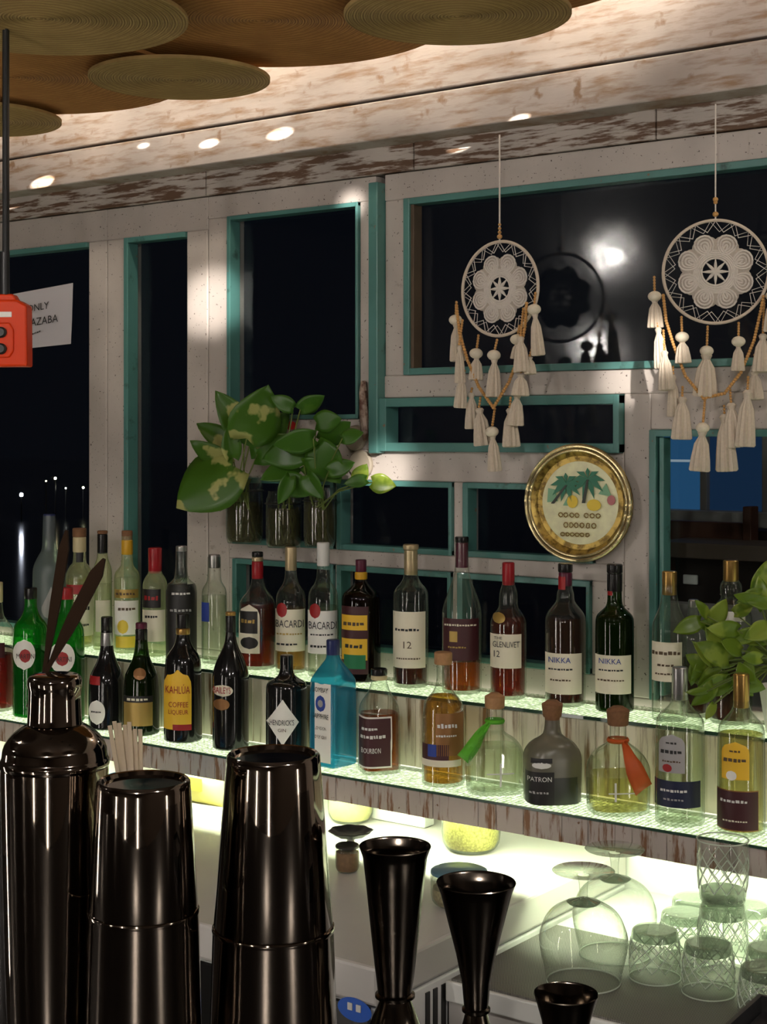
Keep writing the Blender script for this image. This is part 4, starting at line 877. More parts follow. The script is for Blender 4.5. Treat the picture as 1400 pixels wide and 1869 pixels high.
# ================================================================== PLANTS
def leafmesh(b, P0, U_, V_, W_, size, wide, curl, droop, fold):
    """heart shaped blade: P0 stalk end, V_ towards the tip, U_ across, W_ out of the face"""
    nl, nw = 8, 3; rows = []
    for i in range(nl+1):
        t = i/nl; hw = wide*size*(math.sin(PI*min(1, (t*0.93+0.07))**0.72))**0.8*0.5 if i < nl else 0.0
        row = []
        for j in range(-nw, nw+1):
            s_ = j/nw; back = -0.12*size*(abs(s_))*(1 if t < 0.2 else 0)*(1-t*5 if t < 0.2 else 0)
            w_ = -droop*size*t*t+fold*abs(s_)*hw+curl*size*0.2*math.sin(3*t+2*s_)
            row.append(P0+V_*(t*size+back)+U_*(s_*hw)+W_*w_)
        rows.append(row)
    vs = [p for r in rows for p in r]; k = 2*nw+1
    fs = [(i*k+j, i*k+j+1, (i+1)*k+j+1, (i+1)*k+j) for i in range(nl) for j in range(k-1)]
    b.add(vs, fs)
def plant(name, label, loc, leaves, root, stemr=0.0016, seed=1, mats=('leaf',), Yc=2.86, stems=True):
    """leaves: (px, row of stalk end, tip angle in degrees (0 right, 90 up), length px, width ratio, toward camera m, material key)"""
    o = thing(name, label, 'plant', loc); rn = random.Random(seed); L0 = Vector(loc)
    for (px, py, ang, ln, wd, fwd, mk) in leaves:
        Y = Yc-fwd; P = at(px, py, Y)-L0; u = depth(px, Y)/FPX; a = math.radians(ang)
        rt = RT.copy(); up = Vector((0, 0, 1)); vw = -FW
        V_ = (rt*math.cos(a)+up*math.sin(a)+vw*rn.uniform(0.0, 0.45)).normalized()
        U0 = V_.cross(vw).normalized(); W_ = U0.cross(V_).normalized()
        if W_.dot(vw) < 0: W_ = -W_
        tw = rn.uniform(-0.5, 0.5); U_ = (U0*math.cos(tw)+W_*math.sin(tw)); W2 = (W_*math.cos(tw)-U0*math.sin(tw))
        b = MB(); leafmesh(b, P, U_, V_, W2, ln*u, wd, rn.uniform(-.25, .25), rn.uniform(.05, .3), rn.uniform(-.15, .35))
        lf = b.build('leaf', M[mk], o); sd = lf.modifiers.new('solid', 'SOLIDIFY'); sd.thickness = 0.0006
        if stems:
            r0 = min(root, key=lambda q: abs(q[0]-px)); q = at(r0[0]+rn.uniform(-12, 12), r0[1], Yc)-L0
            mid = (P+q)/2+Vector((0, -0.01, 0.012)); MB().tube([q, q*0.6+mid*0.4, mid, mid*0.4+P*0.6, P], stemr, 6).build('stem', M['stem'], lf)
    return o
# wall jars holding the cuttings
def jar(px, top, bot, hw, label, water, Y=2.885, neck=None, nm='glass_jar'):
    u = depth(px, Y)/FPX; b0 = at(px, bot, Y); h = (bot-top)*u; r = hw*u
    o = thing(nm, label, 'jar', b0, 0, 'cutting jars hung on the wall')
    prof = [(r*0.86, h), (r*0.88, h*0.93), (r, h*0.84), (r, h*0.12), (r*0.9, 0.002), (0, 0)]
    MB().lathe(chaikin(prof[:-1], 1)+[(0, 0)], 32).build('glass_body', M['g_clear'], o)
    MB().lathe([(0, h*water), (r*0.94, h*water), (r*0.94, h*0.1), (r*0.8, 0.006), (0, 0.006)], 28).build('water', glass('cloudy_water', (0.45, 0.42, 0.24), (0.2, 0.18, 0.08), dif=(0.17, 0.15, 0.06), difw=0.4), o)
    rb = MB(); rn = random.Random(px)
    for k in range(7):
        a = rn.uniform(0, 6.28); q = rn.uniform(0.2, 0.75)*r; rb.tube([(q*math.cos(a), q*math.sin(a), h*0.95), (q*math.cos(a+1), q*math.sin(a+1), h*0.5), (q*math.cos(a+2.2), q*math.sin(a+2.2), h*0.08)], 0.0022, 5)
    rb.build('roots', M['stem'], o)
    ringz = h*0.78; g = MB(); g.tube([((r+0.002)*math.cos(a*PI/16), (r+0.002)*math.sin(a*PI/16), ringz) for a in range(32)], 0.0015, 6, closed=True)
    g.tube([(0, r, ringz), (0, YW-0.001-Y, ringz)], 0.0025, 6); g.build('wire_holder', M['black'], o)
    return o
jar(446, 868, 992, 34, 'glass jar of pothos cuttings nearest the double white post', 0.62)
jar(518, 896, 1000, 33, 'narrow glass jar of cuttings between the two other wall jars', 0.7)
jar(583, 890, 998, 29, 'glass jar of cuttings beside the small teal framed panes', 0.8)
plant('pothos', 'variegated pothos with large marbled leaves in the wall jars', at(446, 900, 2.885), [
    (425, 850, 215, 128, 0.95, 0.07, 'leafvar'), (415, 845, 150, 80, 0.55, 0.05, 'leafvar'), (420, 815, 140, 74, 0.6, 0.04, 'leafvar'), (445, 795, 118, 95, 0.6, 0.03, 'leafvar'),
    (450, 800, 62, 105, 0.95, 0.08, 'leafvar'), (455, 815, 35, 95, 0.8, 0.04, 'leaf'), (470, 830, 20, 92, 0.6, 0.03, 'leaf'), (425, 835, 95, 62, 0.6, 0.06, 'leafvar')], [(446, 930)], seed=4)
plant('pothos', 'plain green pothos with round leaves trailing toward the teal panes', at(583, 900, 2.885), [
    (535, 745, 150, 45, 0.7, 0.05, 'leaf'), (548, 748, 25, 52, 0.7, 0.06, 'leaf'), (578, 772, 10, 48, 0.9, 0.06, 'leaf'), (572, 800, 195, 72, 0.7, 0.08, 'leaf'), (560, 820, 190, 85, 0.75, 0.05, 'leaf'), (575, 815, -60, 80, 0.9, 0.06, 'leaf'),
    (590, 805, 30, 62, 0.8, 0.04, 'leaf'), (540, 850, 200, 72, 0.6, 0.05, 'leaf'), (555, 850, -20, 72, 0.7, 0.06, 'leaf'), (530, 870, -110, 55, 0.6, 0.09, 'leaf'), (520, 875, -35, 55, 0.9, 0.08, 'leaf'), (560, 868, -60, 50, 0.8, 0.08, 'leaf'),
    (625, 800, 20, 40, 0.8, 0.05, 'leaf'), (650, 880, 60, 40, 0.8, 0.05, 'leafbright'), (680, 880, -10, 42, 0.9, 0.06, 'leafbright'), (668, 875, 190, 42, 0.6, 0.06, 'leaf'), (600, 860, 20, 50, 0.7, 0.05, 'leaf')], [(518, 930), (583, 930)], seed=9)
for px, py, r_, lab in ((660, 848, 27, 'flat round beige disc on the white rail beside the pothos'), (650, 800, 24, 'round beige disc half hidden behind a small pothos leaf')):
    p = at(px, py, YW-0.002); b = MB().lathe([(0, 0.010), (r_*0.9*3.65/FPX, 0.010), (r_*3.65/FPX, 0.006), (r_*3.65/FPX, 0.0), (0, 0.0)], 28); b.v = [(x, -z, y) for x, y, z in b.v]
    o = b.build('wall_disc', plain('beige_disc', (0.34, 0.29, 0.22), 0.7, var=0.15), None); o.location = p; tag(o, lab, 'wall ornament', 'beige discs by the plant')
for px, py, r_, lab in ((531, 777, 11, 'small red ball tucked under the upper pothos leaf'), (606, 840, 12, 'small red ball tucked between the lower pothos leaves')):
    p = at(px, py, YW-0.014); o = MB().sphere((0, 0, 0), r_*3.65/FPX, 16, 10, 0.8).build('red_ornament', plain('red_lacquer', (0.40, 0.008, 0.008), 0.3), None); o.location = p
    tag(o, lab, 'ornament', 'red balls by the plant')
# plant at the right end of the shelf in a white pot
pp = at(1432, 0, 2.84); pp.z = ZU
pot = thing('plant_pot', 'white pot with the leafy plant at the right end of the upper shelf', 'pot', pp)
MB().lathe([(0, 0.001), (0.035, 0.001), (0.048, 0.085), (0.050, 0.09), (0.045, 0.09), (0.040, 0.07), (0, 0.07)], 32).build('pot_body', M['labelw'], pot)
MB().lathe([(0.043, 0.074), (0.02, 0.078), (0, 0.079)], 24).build('soil', M['brownwall'], pot)
RL = []
rr = random.Random(21)
for k in range(34):
    px = rr.uniform(1262, 1420); top = 1075+max(0, (1400-px))*0.42; py = rr.uniform(top, 1265-max(0, (1330-px))*0.3)
    RL.append((px, py, rr.choice([150, 175, 200, 120, 60, 20, 90, -20, 230]), rr.uniform(36, 56), rr.uniform(0.55, 0.8), rr.uniform(0.02, 0.12), 'leafbright'))
RL += [(1395, 1110, 100, 60, 0.55, 0.06, 'leafbright'), (1345, 1150, 175, 60, 0.6, 0.11, 'leafbright'), (1330, 1205, 150, 70, 0.6, 0.12, 'leafbright'), (1300, 1210, 130, 55, 0.5, 0.12, 'leafbright'), (1290, 1262, 185, 38, 0.5, 0.14, 'leafbright'), (1303, 1285, 240, 32, 0.6, 0.14, 'leafbright'), (1380, 1080, 70, 60, 0.6, 0.05, 'leafbright')]
plant('trailing_plant', 'bright green leafy plant trailing over the right end of the upper shelf', (pp.x, pp.y, pp.z+0.075), RL, [(1432, 1215)], seed=12, Yc=2.84)

# ================================================================== LEFT: SIGN, CABLE, RED BOX
sg = thing('paper_sign', 'white paper notice taped on the dark left window', 'sign', at(80, 578, YW+0.029))
us = depth(80, YW)/FPX/math.cos(0.15)
b = MB(); n = 10; vs = []
P0 = [(-52, 46), (48, 57), (44, -52), (-52, -58)]
kx = 1.62
for j in range(n+1):
    for i in range(n+1):
        s_, t_ = i/n, j/n
        x = (P0[0][0]*(1-s_)+P0[1][0]*s_)*(1-t_)+(P0[3][0]*(1-s_)+P0[2][0]*s_)*t_; z = (P0[0][1]*(1-s_)+P0[1][1]*s_)*(1-t_)+(P0[3][1]*(1-s_)+P0[2][1]*s_)*t_
        vs.append((x*us*kx, -0.003*s_*t_*math.sin(5*s_)-0.004*max(0, s_+t_-1.6), z*us))
b.add(vs, [(j*(n+1)+i, j*(n+1)+i+1, (j+1)*(n+1)+i+1, (j+1)*(n+1)+i) for j in range(n) for i in range(n)])
shp = b.build('sheet', plain('white_paper', (0.62, 0.58, 0.60), 0.6), sg)
for wd, x, z, h, wpx in (('ONLY', -7, 18, 13, 36), ('SHAZABA', -5, -8, 14, 62), ('#8', -14, -30, 3, 22)):
    v_, f_ = print_mesh(wd) if wd[0] == '#' else text_mesh(wd); wid = max(q[0] for q in v_)*2
    MB().add([((x+q[0]*wpx/wid)*us*kx, -0.006, (z+q[1]*h+q[0]*1.2)*us) for q in v_], f_).build('lettering', M['ink'], shp, False)
rb = thing('control_box', 'orange red pendant control box hanging on a black cable', 'control box', atd(-4, 603, 3.0), YAW-0.05)
ub = 3.0/FPX; RO = plain('orange_red_plastic', (0.72, 0.048, 0.003), 0.4, spec=0.2)
def prism(P, y0, y1):
    n = len(P); b = MB(); b.add([(x*ub, y0*ub, z*ub) for x, z in P]+[(x*ub, y1*ub, z*ub) for x, z in P], [tuple(range(n)), tuple(range(2*n-1, n-1, -1))]+[(i, i+n, (i+1) % n+n, (i+1) % n) for i in range(n)]); return b
prism([(-36, 56), (36, 56), (53, 46), (54, -66), (-54, -66), (-53, 46)], 0, 40).build('housing', RO, rb, False, bevel=0.004)
prism([(-30, 67), (26, 67), (34, 54), (-38, 54)], 6, 34).build('collar', RO, rb, False, bevel=0.003)
prism([(-33, 34), (26, 34), (26, 24), (-33, 24)], -2, 0.5).build('name_plate', M['labelw'], rb, False, bevel=0.001)
prism([(-34, 14), (22, 14), (30, 2), (30, -38), (22, -50), (-34, -50), (-42, -38), (-42, 2)], -4, 1).build('button_frame', RO, rb, False, bevel=0.003)
for x, z in ((-22, -4), (8, -4), (-22, -34), (8, -34)):
    q = MB().lathe([(0, 0), (10*ub, 0), (10*ub, 6*ub), (7*ub, 9*ub), (0, 9*ub)], 20); q.v = [(a, -c-3*ub, d_) for a, d_, c in q.v]; q.build('push_button', M['black'], rb, loc=(x*ub, 0, z*ub))
ztop = zE(0.80)-rb.location.z
MB().tube([(0.010, 0.02, 66*ub), (0.010, 0.02, ztop)], 6.5*ub, 10).build('cable_sleeve', M['black'], rb)
MB().tube([(0.014, 0.01, 66*ub), (0.0145, 0.01, ztop)], 3.2*ub, 8).build('cable', M['black'], rb)
MB().tube([(0.008, 0.02, 66*ub), (0.008, 0.02, 145*ub)], 9*ub, 10).build('cable_boot', M['black'], rb)

# ================================================================== BACK COUNTER THINGS
def sit(px, Y, z): p = at(px, 0, Y); p.z = z; return p
# straws in a blue box
st = thing('straw_box', 'blue and white box on the back counter holding wooden stirrers', 'box', sit(262, 2.44, ZA), 0.1)
boxo('carton', plain('bright_blue_card', (0.01, 0.22, 0.72), 0.4), st, -0.075, 0.075, -0.035, 0.035, 0.001, 0.130, bevel=0.002)
boxo('white_panel', M['labelw'], st, -0.076, -0.055, -0.036, -0.0345, 0.001, 0.120); boxo('white_panel', M['labelw'], st, 0.015, 0.076, -0.036, -0.0345, 0.001, 0.131)
wd_ = plain('pale_birch', (0.55, 0.44, 0.31), 0.6, var=0.12)
for k in range(9):
    o = MB().box(-0.0055, 0.0055, -0.001, 0.001, 0, 0.150+0.012*math.sin(k*2.3)).build('stirrer', wd_, None, False, bevel=0.0008)
    p = sit(248, 2.44, ZA); o.location = (p.x-0.020+0.0065*k, p.y-0.026+0.006*(k % 3), p.z+0.090); o.rotation_euler = (0.0, -0.20+0.022*k, 0.25)
    tag(o, 'flat pale wooden stirrer fanned out with others in the blue box', 'stirrer', 'wooden stirrers in the blue box')
# yellow packet
pk = sit(352, 2.72, ZA); b = MB(); n = 12; vs = []
for sgn in (-1, 1):
    for j in range(n+1):
        for i in range(n+1):
            s_, t_ = i/n, j/n; vs.append(((s_-0.5)*0.20, sgn*0.022*math.sin(PI*s_)**0.6*math.sin(PI*t_)**0.5, t_*0.075))
m_ = (n+1)**2
fs = [(j*(n+1)+i, j*(n+1)+i+1, (j+1)*(n+1)+i+1, (j+1)*(n+1)+i) for j in range(n) for i in range(n)]
b.add(vs, fs+[tuple(q+m_ for q in reversed(f)) for f in fs])
pkt = thing('snack_packet', 'yellow and white foil packet leaning under the bottle shelf', 'packet', pk)
b.build('pouch', plain('pale_yellow_foil', (0.80, 0.72, 0.22), 0.35), pkt); MB().box(-0.0, 0.05, -0.024, -0.021, 0.035, 0.065).build('print', M['lemon'], pkt, False)
def pot_jar(px, Y, hw, hpx, label, fill, fillh, lid=None, shape='round', fz=None):
    u = depth(px, Y)/FPX; p = sit(px, Y, ZA); r = hw*u; h = hpx*u
    o = thing('storage_jar', label, 'jar', p)
    prof = [(r*0.9, h), (r*0.96, h*0.9), (r, h*0.8), (r, h*0.22), (r*0.86, h*0.06), (r*0.72, 0.001)]
    MB().lathe([(0, h)]+chaikin(prof, 1)+[(0, 0.001)], 36).build('glass_body', M['g_clear'], o)
    if fill: MB().lathe([(0, h*fillh), (r*0.93, h*fillh), (r*0.94, h*0.24), (r*0.8, h*0.08), (0, h*0.08)], 32).build('contents', fill, o)
    if lid: MB().lathe([(0, h*1.10), (r*0.9, h*1.10), (r*1.0, h*1.06), (r*1.0, h*0.98), (0, h*0.97)], 32).build('lid', lid, o)
    return o
vor, vt, vo_ = nt('yellow_grain'); vb = principled(vt, vo_, Roughness=0.5); tcv = N(vt, 'ShaderNodeTexCoord'); vv = N(vt, 'ShaderNodeTexVoronoi', i_Scale=210.0); vt.links.new(tcv.outputs['Object'], vv.inputs['Vector'])
vm = N(vt, 'ShaderNodeMix', data_type='RGBA'); vm.inputs[6].default_value = (0.62, 0.55, 0.16, 1); vm.inputs[7].default_value = (0.20, 0.17, 0.03, 1); vt.links.new(vv.outputs['Distance'], vm.inputs[0]); vt.links.new(vm.outputs[2], vb.inputs['Base Color'])
pot_jar(860, 2.76, 54, 88, 'rounded glass jar of yellow grain under the bottle shelf', vor, 0.95)
pot_jar(640, 2.80, 42, 74, 'glass jar of pale pasta under the shelf behind the black lidded jar', plain('pale_pasta', (0.72, 0.66, 0.30), 0.6, var=0.2, scale=90), 0.8)
pot_jar(838, 2.42, 52, 60, 'clear jar with a steel blue lid behind the jiggers', plain('crushed_pepper', (0.30, 0.25, 0.14), 0.6, var=0.8, scale=200), 0.55, plain('steel_blue_lid', (0.14, 0.30, 0.40), 0.3, 0.4))
o = pot_jar(634, 2.47, 22, 46, 'small jar of brown spice with a black lid beside the large shaker', plain('brown_spice', (0.20, 0.10, 0.04), 0.6, var=0.5, scale=150), 0.8, M['black'])
u = depth(634, 2.47)/FPX; p = sit(640, 2.52, ZA)
o = thing('black_dish', 'flat black dish with a scalloped rim resting on a stand behind the spice jar', 'dish', p)
def wav(th, z): k = 1+0.05*math.cos(8*th); return (k*math.sin(th), -k*math.cos(th))
MB().lathe([(0, 0.062), (0.030, 0.062), (0.044, 0.070), (0.046, 0.069), (0.030, 0.058), (0, 0.058)], 48, wav).build('plate', M['black'], o)
MB().lathe([(0, 0.058), (0.008, 0.058), (0.007, 0.012), (0.022, 0.001), (0, 0.001)], 24).build('stand', M['white'], o)
wb_ = thing('white_carton', 'white carton with faint coloured print under the bottle shelf', 'carton', sit(735, 2.86, ZA))
boxo('carton_body', M['white'], wb_, -0.075, 0.075, -0.02, 0.02, 0.001, 0.095, bevel=0.003)
v_, f_ = print_mesh('#11'); wid = max(q[0] for q in v_)*2
MB().add([(q[0]*0.085/wid, -0.0205, 0.045+q[1]*0.010) for q in v_], f_).build('print', plain('faded_red_print', (0.55, 0.25, 0.12), 0.5), wb_, False)

# upturned glasses
GG = glass('drinking_glass', (0.975, 0.985, 0.97), (0.62, 0.68, 0.60), dif=(0.85, 0.92, 0.8), difw=0.02, rough=0.01, refl=1.3, rim=0.65)
GT = glass('thick_glass_base', (0.66, 0.71, 0.64), (0.25, 0.29, 0.24), dif=(0.5, 0.55, 0.48), difw=0.25, rough=0.03, refl=1.2, bump=0.6, bscale=120)
GC = glass('cut_glass_edges', (0.80, 0.84, 0.80), (0.6, 0.65, 0.6), dif=(0.95, 1.0, 0.92), difw=0.8, rough=0.05)
def snifter(px, py, label, Y=None, sc=1.0):
    d = (EZ-ZB)*FPX/(py-HOR); dx, dy = dxy(px); p = Vector((dx*d, dy*d, ZB+0.0005)); u = 2.71/FPX*sc
    o = thing('balloon_glass', label, 'wine glass', p, 0, 'upturned balloon glasses')
    H = 0.197*sc; R = 81*u; rim = 66*u
    outer = [(rim, 0.0), (rim+0.004, 0.02*sc), (R, H*0.33), (R*0.985, H*0.45), (R*0.80, H*0.62), (R*0.42, H*0.71), (R*0.14, H*0.745)]
    inner = [(r-0.0016, z-(0.004 if k == 6 else 0.0)) for k, (r, z) in enumerate(outer)]
    MB().lathe(chaikin(outer, 2), 48).build('bowl', GG, o)
    MB().lathe(chaikin([(0.008*sc, H*0.74), (0.007*sc, H*0.80), (0.0085*sc, H*0.90), (0.012*sc, H*0.955)], 1), 20).build('stem', GG, o)
    MB().lathe([(0.010, H*0.955), (56*u, H*0.985), (57*u, H*0.992), (55*u, H*0.999), (0.0, H)], 40).build('foot', GG, o)
    MB().tube([(rim*math.cos(a*PI/24), rim*math.sin(a*PI/24), 0.0016) for a in range(48)], 0.0014, 6, closed=True).build('rim', GC, o)
    MB().lathe([(0, H*0.745), (R*0.14, H*0.742), (R*0.38, H*0.715), (R*0.34, H*0.70), (0, H*0.715)], 36).build('bowl_base', GT, o)
    return o
snifter(1065, 1792.5, 'upturned balloon glass standing wholly on the mesh mat')
snifter(1122, 1742.5, 'upturned balloon glass standing behind on the bright white counter')
def tumbler(x, y, label, z0=None, H=0.087, up=False):
    p = Vector((x, y, (ZB+0.0005) if z0 is None else z0))
    o = thing('cut_glass_tumbler', label, 'tumbler', p, random.uniform(0, 1), 'upturned cut glass tumblers')
    R, r = 0.0452, 0.0405
    fl = lambda z: (H-z) if up else z
    MB().lathe([(R*1.0, fl(0.0)), (R, fl(H*0.1)), (R*0.99, fl(H*0.5)), (r*1.02, fl(H*0.9)), (r*0.98, fl(H*0.97)), (r*0.9, fl(H)), (0, fl(H*0.985))], 36).build('wall', GG, o)
    MB().lathe([(0, fl(H*0.97)), (r*0.94, fl(H*0.96)), (r*0.96, fl(H*0.80)), (0, fl(H*0.83))], 32).build('thick_base', GT, o)
    c = MB(); n = 12
    for k in range(n):
        for dr in (-1, 1):
            pts = []
            for i in range(7):
                t = i/6; z = H*(0.24+0.56*t); a = 2*PI*k/n+dr*t*1.05; rr_ = R*0.995+(r*1.03-R*0.995)*max(0, (z/H-0.5)/0.4) if z > H*0.5 else R*0.997
                pts.append((rr_*math.cos(a), rr_*math.sin(a), fl(z)))
            c.tube(pts, 0.0010, 4)
    c.build('cut_pattern', GC, o)
    MB().tube([(R*math.cos(a*PI/20), R*math.sin(a*PI/20), fl(0.0014)) for a in range(40)], 0.0013, 6, closed=True).build('rim', GC, o)
    return o
for x, y, lab in ((-1.225, 2.471, 'upturned cut glass tumbler right beside the balloon glasses'), (-1.118, 2.460, 'upturned cut glass tumbler standing in front of the others'), (-1.226, 2.591, 'upturned cut glass tumbler second in the row behind the balloon glasses'),
                  (-1.248, 2.684, 'upturned cut glass tumbler third in the row, under the edge of the bottle shelf'), (-1.022, 2.505, 'upturned cut glass tumbler between the double stack and the black caddy'), (-1.040, 2.603, 'upturned cut glass tumbler close beside the double stack'),
                  (-0.992, 2.405, 'upturned cut glass tumbler next to the black caddy'), (-1.150, 2.702, 'upturned cut glass tumbler right behind the double stack'), (-1.050, 2.725, 'upturned cut glass tumbler deepest under the right of the bottle shelf')):
    tumbler(x, y, lab)
tumbler(-1.136, 2.560, 'tall lower cut glass tumbler of the double stack by the bottle shelf', H=0.128)
tumbler(-1.136, 2.560, 'upper cut glass tumbler of the double stack by the bottle shelf', z0=ZB+0.130, H=0.112, up=True)

# ================================================================== FOREGROUND BAR WARE
def bar_at(px, d): dx, dy = dxy(px); return Vector((dx*d, dy*d, BT+0.0005))
def ware(name, label, cat, px, d, prof, mat, group=None, n=56, pname='body', caps=()):
    """prof rows are photo rows; bottom row is where the bar top lies"""
    p = bar_at(px, d); u = d/FPX; yb = HOR+(EZ-BT)*FPX/d
    o = thing(name, label, cat, p, 0, group); zz = lambda y: (yb-y)*u
    return o, u, zz, yb
# cobbler shaker
o, u, zz, yb = ware('cobbler_shaker', 'three piece cobbler shaker with capped strainer top beside the two mixing tins', 'shaker', 100, 1.0, None, None)
MB().lathe([(0, zz(1231)), (36*1, 0)][:1]+chaikin([(30*u, zz(1231)), (44*u, zz(1233)), (49*u, zz(1240)), (49.5*u, zz(1252)), (47*u, zz(1262)), (49*u, zz(1318)), (50*u, zz(1322)), (46*u, zz(1323))], 1)+[(0, zz(1323))], 56).build('cap', M['tin'], o)
MB().lathe(chaikin([(46*u, zz(1322)), (58*u, zz(1326)), (80*u, zz(1342)), (93*u, zz(1362)), (96*u, zz(1384)), (99*u, zz(1388)), (99*u, zz(1398)), (96*u, zz(1400))], 1), 56).build('strainer_top', M['tin'], o)
MB().lathe(chaikin([(97*u, zz(1400)), (97*u, zz(1412)), (94*u, zz(1560)), (88*u, zz(1800)), (78*u, zz(yb-10)), (70*u, 0.001)], 1)+[(0, 0.001)], 56).build('body', M['tin'], o)
def tin(px, d, hwt, yt, ys, hws, hwb, label):
    o, u, zz, yb = ware('mixing_tin', label, 'shaker', px, d, None, None)
    top = [(0, zz(yt+8)), (hwt*0.86*u, zz(yt+8)), (hwt*0.90*u, zz(yt+1)), (hwt*0.96*u, zz(yt)), (hwt*u, zz(yt+4)), (hwt*1.012*u, zz(yt+16))]
    MB().lathe(top+[(hws*0.992*u, zz(ys)), (hws*0.96*u, zz(ys+6))], 64).build('upper_tin', M['tin'], o)
    MB().lathe(chaikin([(hws*0.97*u, zz(ys+1)), (hws*1.012*u, zz(ys)), (hws*1.02*u, zz(ys+5)), (hws*1.005*u, zz(ys+10))], 1)+[(hwb*u, 0.002), (hwb*0.97*u, 0.0005), (0, 0.0005)], 64).build('lower_tin', M['tin'], o)
    return o
tin(262, 0.96, 85, 1424, 1660, 100, 110, 'smaller upturned steel mixing tin between the cobbler shaker and the large tin')
tin(499, 0.99, 85, 1376, 1690, 110, 120, 'large upturned steel mixing tin beside the two flared jiggers')
def jigger(px, d, top, wr, yw, ww, label, low=True, lean=0.0):
    o, u, zz, yb = ware('jigger', label, 'jigger', px, d, None, None, 'jiggers on the bar')
    t = 1.8
    pr = chaikin([(wr*u, zz(top)), (wr*0.93*u, zz(top+12)), (wr*0.88*u, zz(top+22)), (ww*1.25*u, zz(yw-60)), (ww*u, zz(yw))], 1)
    inn = [(max(0.001, r-t*u), z) for r, z in pr][::-1]; inn = [(0, inn[0][1]+0.012)]+[q for q in inn if q[1] > inn[0][1]+0.013]
    MB().lathe(inn+[(wr*u-0.8*u, zz(top)+0.0006)]+pr, 48).build('upper_cup', M['jig'], o)
    MB().lathe([(ww*0.9*u, zz(yw-1)), (ww*1.18*u, zz(yw+3)), (ww*1.18*u, zz(yw+8)), (ww*0.95*u, zz(yw+12))], 36).build('waist_ring', M['jig'], o)
    MB().lathe([(ww*0.9*u, zz(yw+11)), (ww*1.5*u, zz(yw+60)), (wr*0.9*u, 0.003), (wr*0.93*u, 0.0005), (wr*0.8*u, 0.0005), (0, zz(yw+24))], 48).build('lower_cup', M['jig'], o)
    return o
jigger(721, 1.0, 1546, 66, 1812, 31, 'tall flared jigger with a rolled rim next to the large mixing tin')
jigger(869, 1.0, 1612, 73, 1838, 22, 'conical jigger with a wide plain rim between two other jiggers')
jigger(1033, 1.0, 1815, 59, 1930, 34, 'low jigger in front of the upturned balloon glass')
# wooden paddles in a dark cup behind the cobbler shaker
cp = bar_at(62, 1.052); cu = thing('utensil_cup', 'dark cup holding wooden paddles hidden behind the cobbler shaker', 'cup', cp)
MB().lathe([(0, 0.002), (0.026, 0.002), (0.029, 0.200), (0.027, 0.200), (0.024, 0.006), (0, 0.006)], 32).build('cup_body', M['bartop'], cu)
pw = plain('dark_stained_wood', (0.020, 0.010, 0.005), 0.85, spec=0.1, var=0.3)
for (a, b_, lab, w0, w1) in (((70, 1300), (122, 968), 'dark wooden paddle standing nearly upright in the cup', 7, 9), ((52, 1290), (190, 1020), 'dark wooden paddle leaning over toward the lemon liqueur', 7, 12)):
    A = atd(a[0], a[1], 1.05); B = atd(b_[0], b_[1], 1.05); D = B-A; u = 1.05/FPX; o = MB(); side = D.cross(FW).normalized(); nn = 10; vs = []
    for i in range(nn+1):
        t = i/nn; w_ = (w0*0.55+(w1-w0*0.55)*max(0, min(1, (t-0.3)/0.25)))*u*(1 if t < 0.9 else math.sqrt(max(0.05, 1-((t-0.9)/0.1)**2)))
        for sgn, dp in ((-1, 0.0022), (1, 0.0022), (1, -0.0022), (-1, -0.0022)): vs.append(D*t+side*w_*sgn+FW*dp)
    fs = [(4*i+j, 4*i+(j+1) % 4, 4*i+4+(j+1) % 4, 4*i+4+j) for i in range(nn) for j in range(4)]+[(0, 3, 2, 1), (4*nn, 4*nn+1, 4*nn+2, 4*nn+3)]
    o.add(vs, fs); ob = o.build('wooden_paddle', pw, None); ob.location = A; tag(ob, lab, 'paddle', 'wooden paddles in the cup')
# black caddy at the right
A = atd(1385, 1812, 1.05); cd = thing('black_caddy', 'black plastic caddy corner on the bar in front of the tumblers', 'caddy', (A.x, A.y, BT+0.0005), 0.06)
hh = A.z-BT-0.001
b = MB(); b.box(0, 0.16, -0.12, 0, 0, 0.004); b.box(0, 0.003, -0.12, 0, 0.004, hh); b.box(0.157, 0.16, -0.12, 0, 0.004, hh); b.box(0.003, 0.157, -0.12, -0.117, 0.004, hh); b.box(0.003, 0.157, -0.003, 0, 0.004, hh)
b.build('tray', M['black'], cd, False); MB().box(0.004, 0.156, -0.116, -0.004, 0.0045, hh*0.8).build('napkin_stack', M['blackfoil'], cd, False)

# ================================================================== ROOM LAMPS (unseen, added for room light and for reflections in panes and steel)
def pendant(x, y, zr, power, col, label, r=0.045, glow=8):
    z = zE(zr); o = thing('pendant_lamp', label, 'lamp', (x, y, z), 0, 'pendant lamps over the guest side')
    MB().sphere((0, 0, 0), r, 16, 10).build('bulb', emit('bulb_glow', col, glow), o)
    MB().lathe([(0.012, r*1.6), (0.03, r*1.5), (r*2.1, r*0.5), (r*2.2, r*0.3), (r*2.0, r*0.45), (0.02, r*1.35)], 28).build('shade', M['brownwall'], o)
    MB().tube([(0, 0, r*1.5), (0, 0, zE(1.16)-z)], 0.004, 8).build('cord', M['black'], o)
    l = light('pendant_light', 'POINT', (x, y, z-r*1.3), power, col, r*0.7)
    return o
for k, (x, y, zr, p_) in enumerate(PEND):
    pendant(x, y, zr, p_, NEUT, 'pendant lamp with a dark shade behind the bar guests, '+['mirrored in the big window', 'over the far tables', 'added as room light over the left stools', 'added as room light over the right stools', 'added as room light over the middle stools'][k])
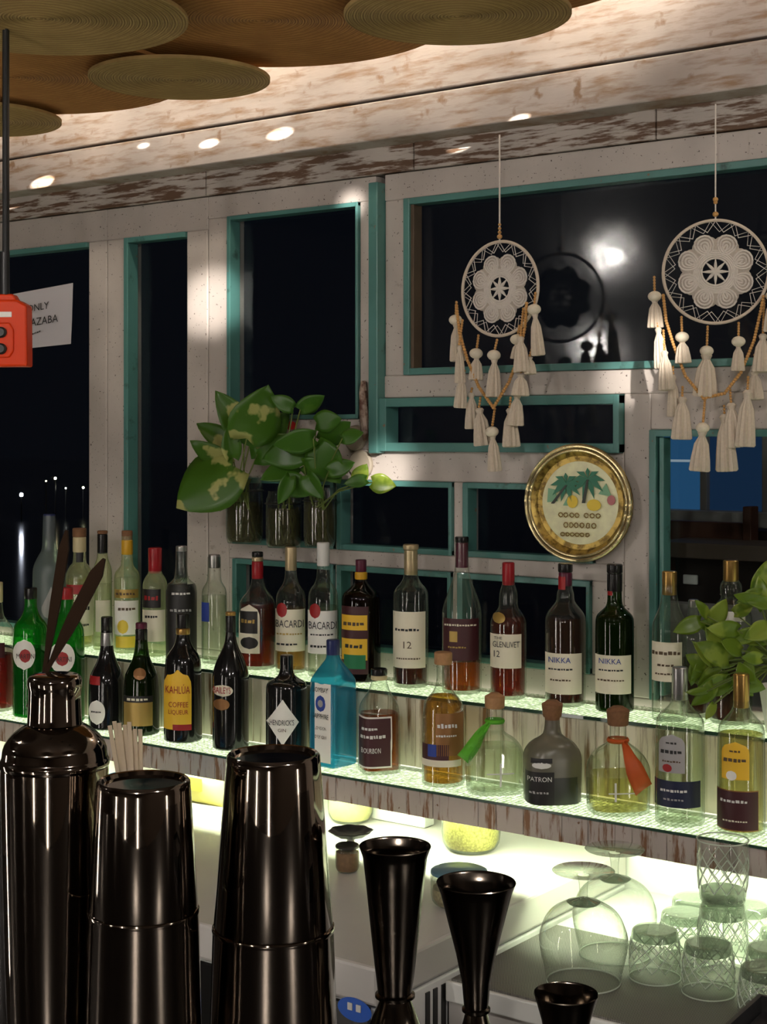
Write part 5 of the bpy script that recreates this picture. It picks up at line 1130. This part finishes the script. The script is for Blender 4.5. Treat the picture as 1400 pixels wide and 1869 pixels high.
def added_column_lamp(x, y, glow, label):
    o = thing('added_column_lamp', label, 'added floor lamp', (x, y, 0), 0, 'column lamps added for reflections')
    MB().lathe([(0, 0.0), (0.13, 0.0), (0.13, 0.02), (0.06, 0.03), (0, 0.03)], 28).build('base', M['black'], o)
    MB().lathe([(0, 0.05), (0.034, 0.05), (0.034, EZ-0.16), (0, EZ-0.16)], 28).build('glow_tube', emit('added_lamp_glow', (1.0, 0.92, 0.82), glow), o)
    MB().lathe([(0.040, 0.03), (0.040, 0.055), (0.034, 0.055), (0.034, 0.03)], 28).build('collar', M['black'], o); MB().lathe([(0, EZ-0.155), (0.040, EZ-0.155), (0.040, EZ-0.18), (0.035, EZ-0.18)], 28).build('cap', M['black'], o)
    return o
for k, (x, y, g) in enumerate(COLM):
    added_column_lamp(x, y, g, 'column lamp added for reflections, standing '+['beside the left stools', 'by the end of the bar', 'behind the right stools', 'among the middle tables', 'far back in the room'][k])

# small unseen ceiling spots added to throw the bright patches on posts and rails
def spot(loc, px, py, Y, ang, power, label):
    p = Vector(loc); t = at(px, py, Y); q = (t-p).to_track_quat('-Z', 'Y')
    o = thing('added_ceiling_spot', label, 'added spot lamp', p, 0, 'ceiling spots added for the light patches')
    b = MB().lathe([(0, 0.085), (0.026, 0.085), (0.028, 0.0), (0.025, 0.0), (0.023, 0.07), (0, 0.07)], 24); can = b.build('can', M['black'], o); can.rotation_mode = 'QUATERNION'; can.rotation_quaternion = q
    MB().tube([(0, 0, 0.06), (0, 0, zE(1.16)-p.z)], 0.004, 8).build('stalk', M['black'], o)
    light('spot_beam', 'SPOT', p, power, NEUT, 0.02, t, angle=ang*1.35, blend=1.0)
spot((-0.55, 0.75, EZ+0.70), 385, 552, YW, 3.0, 560, 'ceiling spot added to throw a light patch on the double white post')
spot((-0.25, 0.85, EZ+0.70), 700, 868, YW, 2.6, 420, 'ceiling spot added to throw a light patch on the rail below the transom')
spot((0.10, 0.95, EZ+0.70), 1150, 688, YW, 2.4, 320, 'ceiling spot added to throw a light patch on the lintel beside the large dream catcher')
spot((-0.85, 0.65, EZ+0.70), 640, 372, YW-0.01, 1.3, 500, 'ceiling spot added to throw a light patch on the top of the middle window')
for px, py, w_ in ((78, 333, 1.5), (382, 262, 1.0), (512, 244, 1.3), (948, 217, 0.8), (262, 266, 0.5)):  # bare spots added under the discs, imitating leaked light on the fascia
    t = at(px, py, 2.87); light('added_leak_spot', 'SPOT', (t.x+0.75, 2.60, EZ+0.79), 240, (1, 0.95, 0.86), 0.003, t, angle=w_*1.6, blend=0.25)
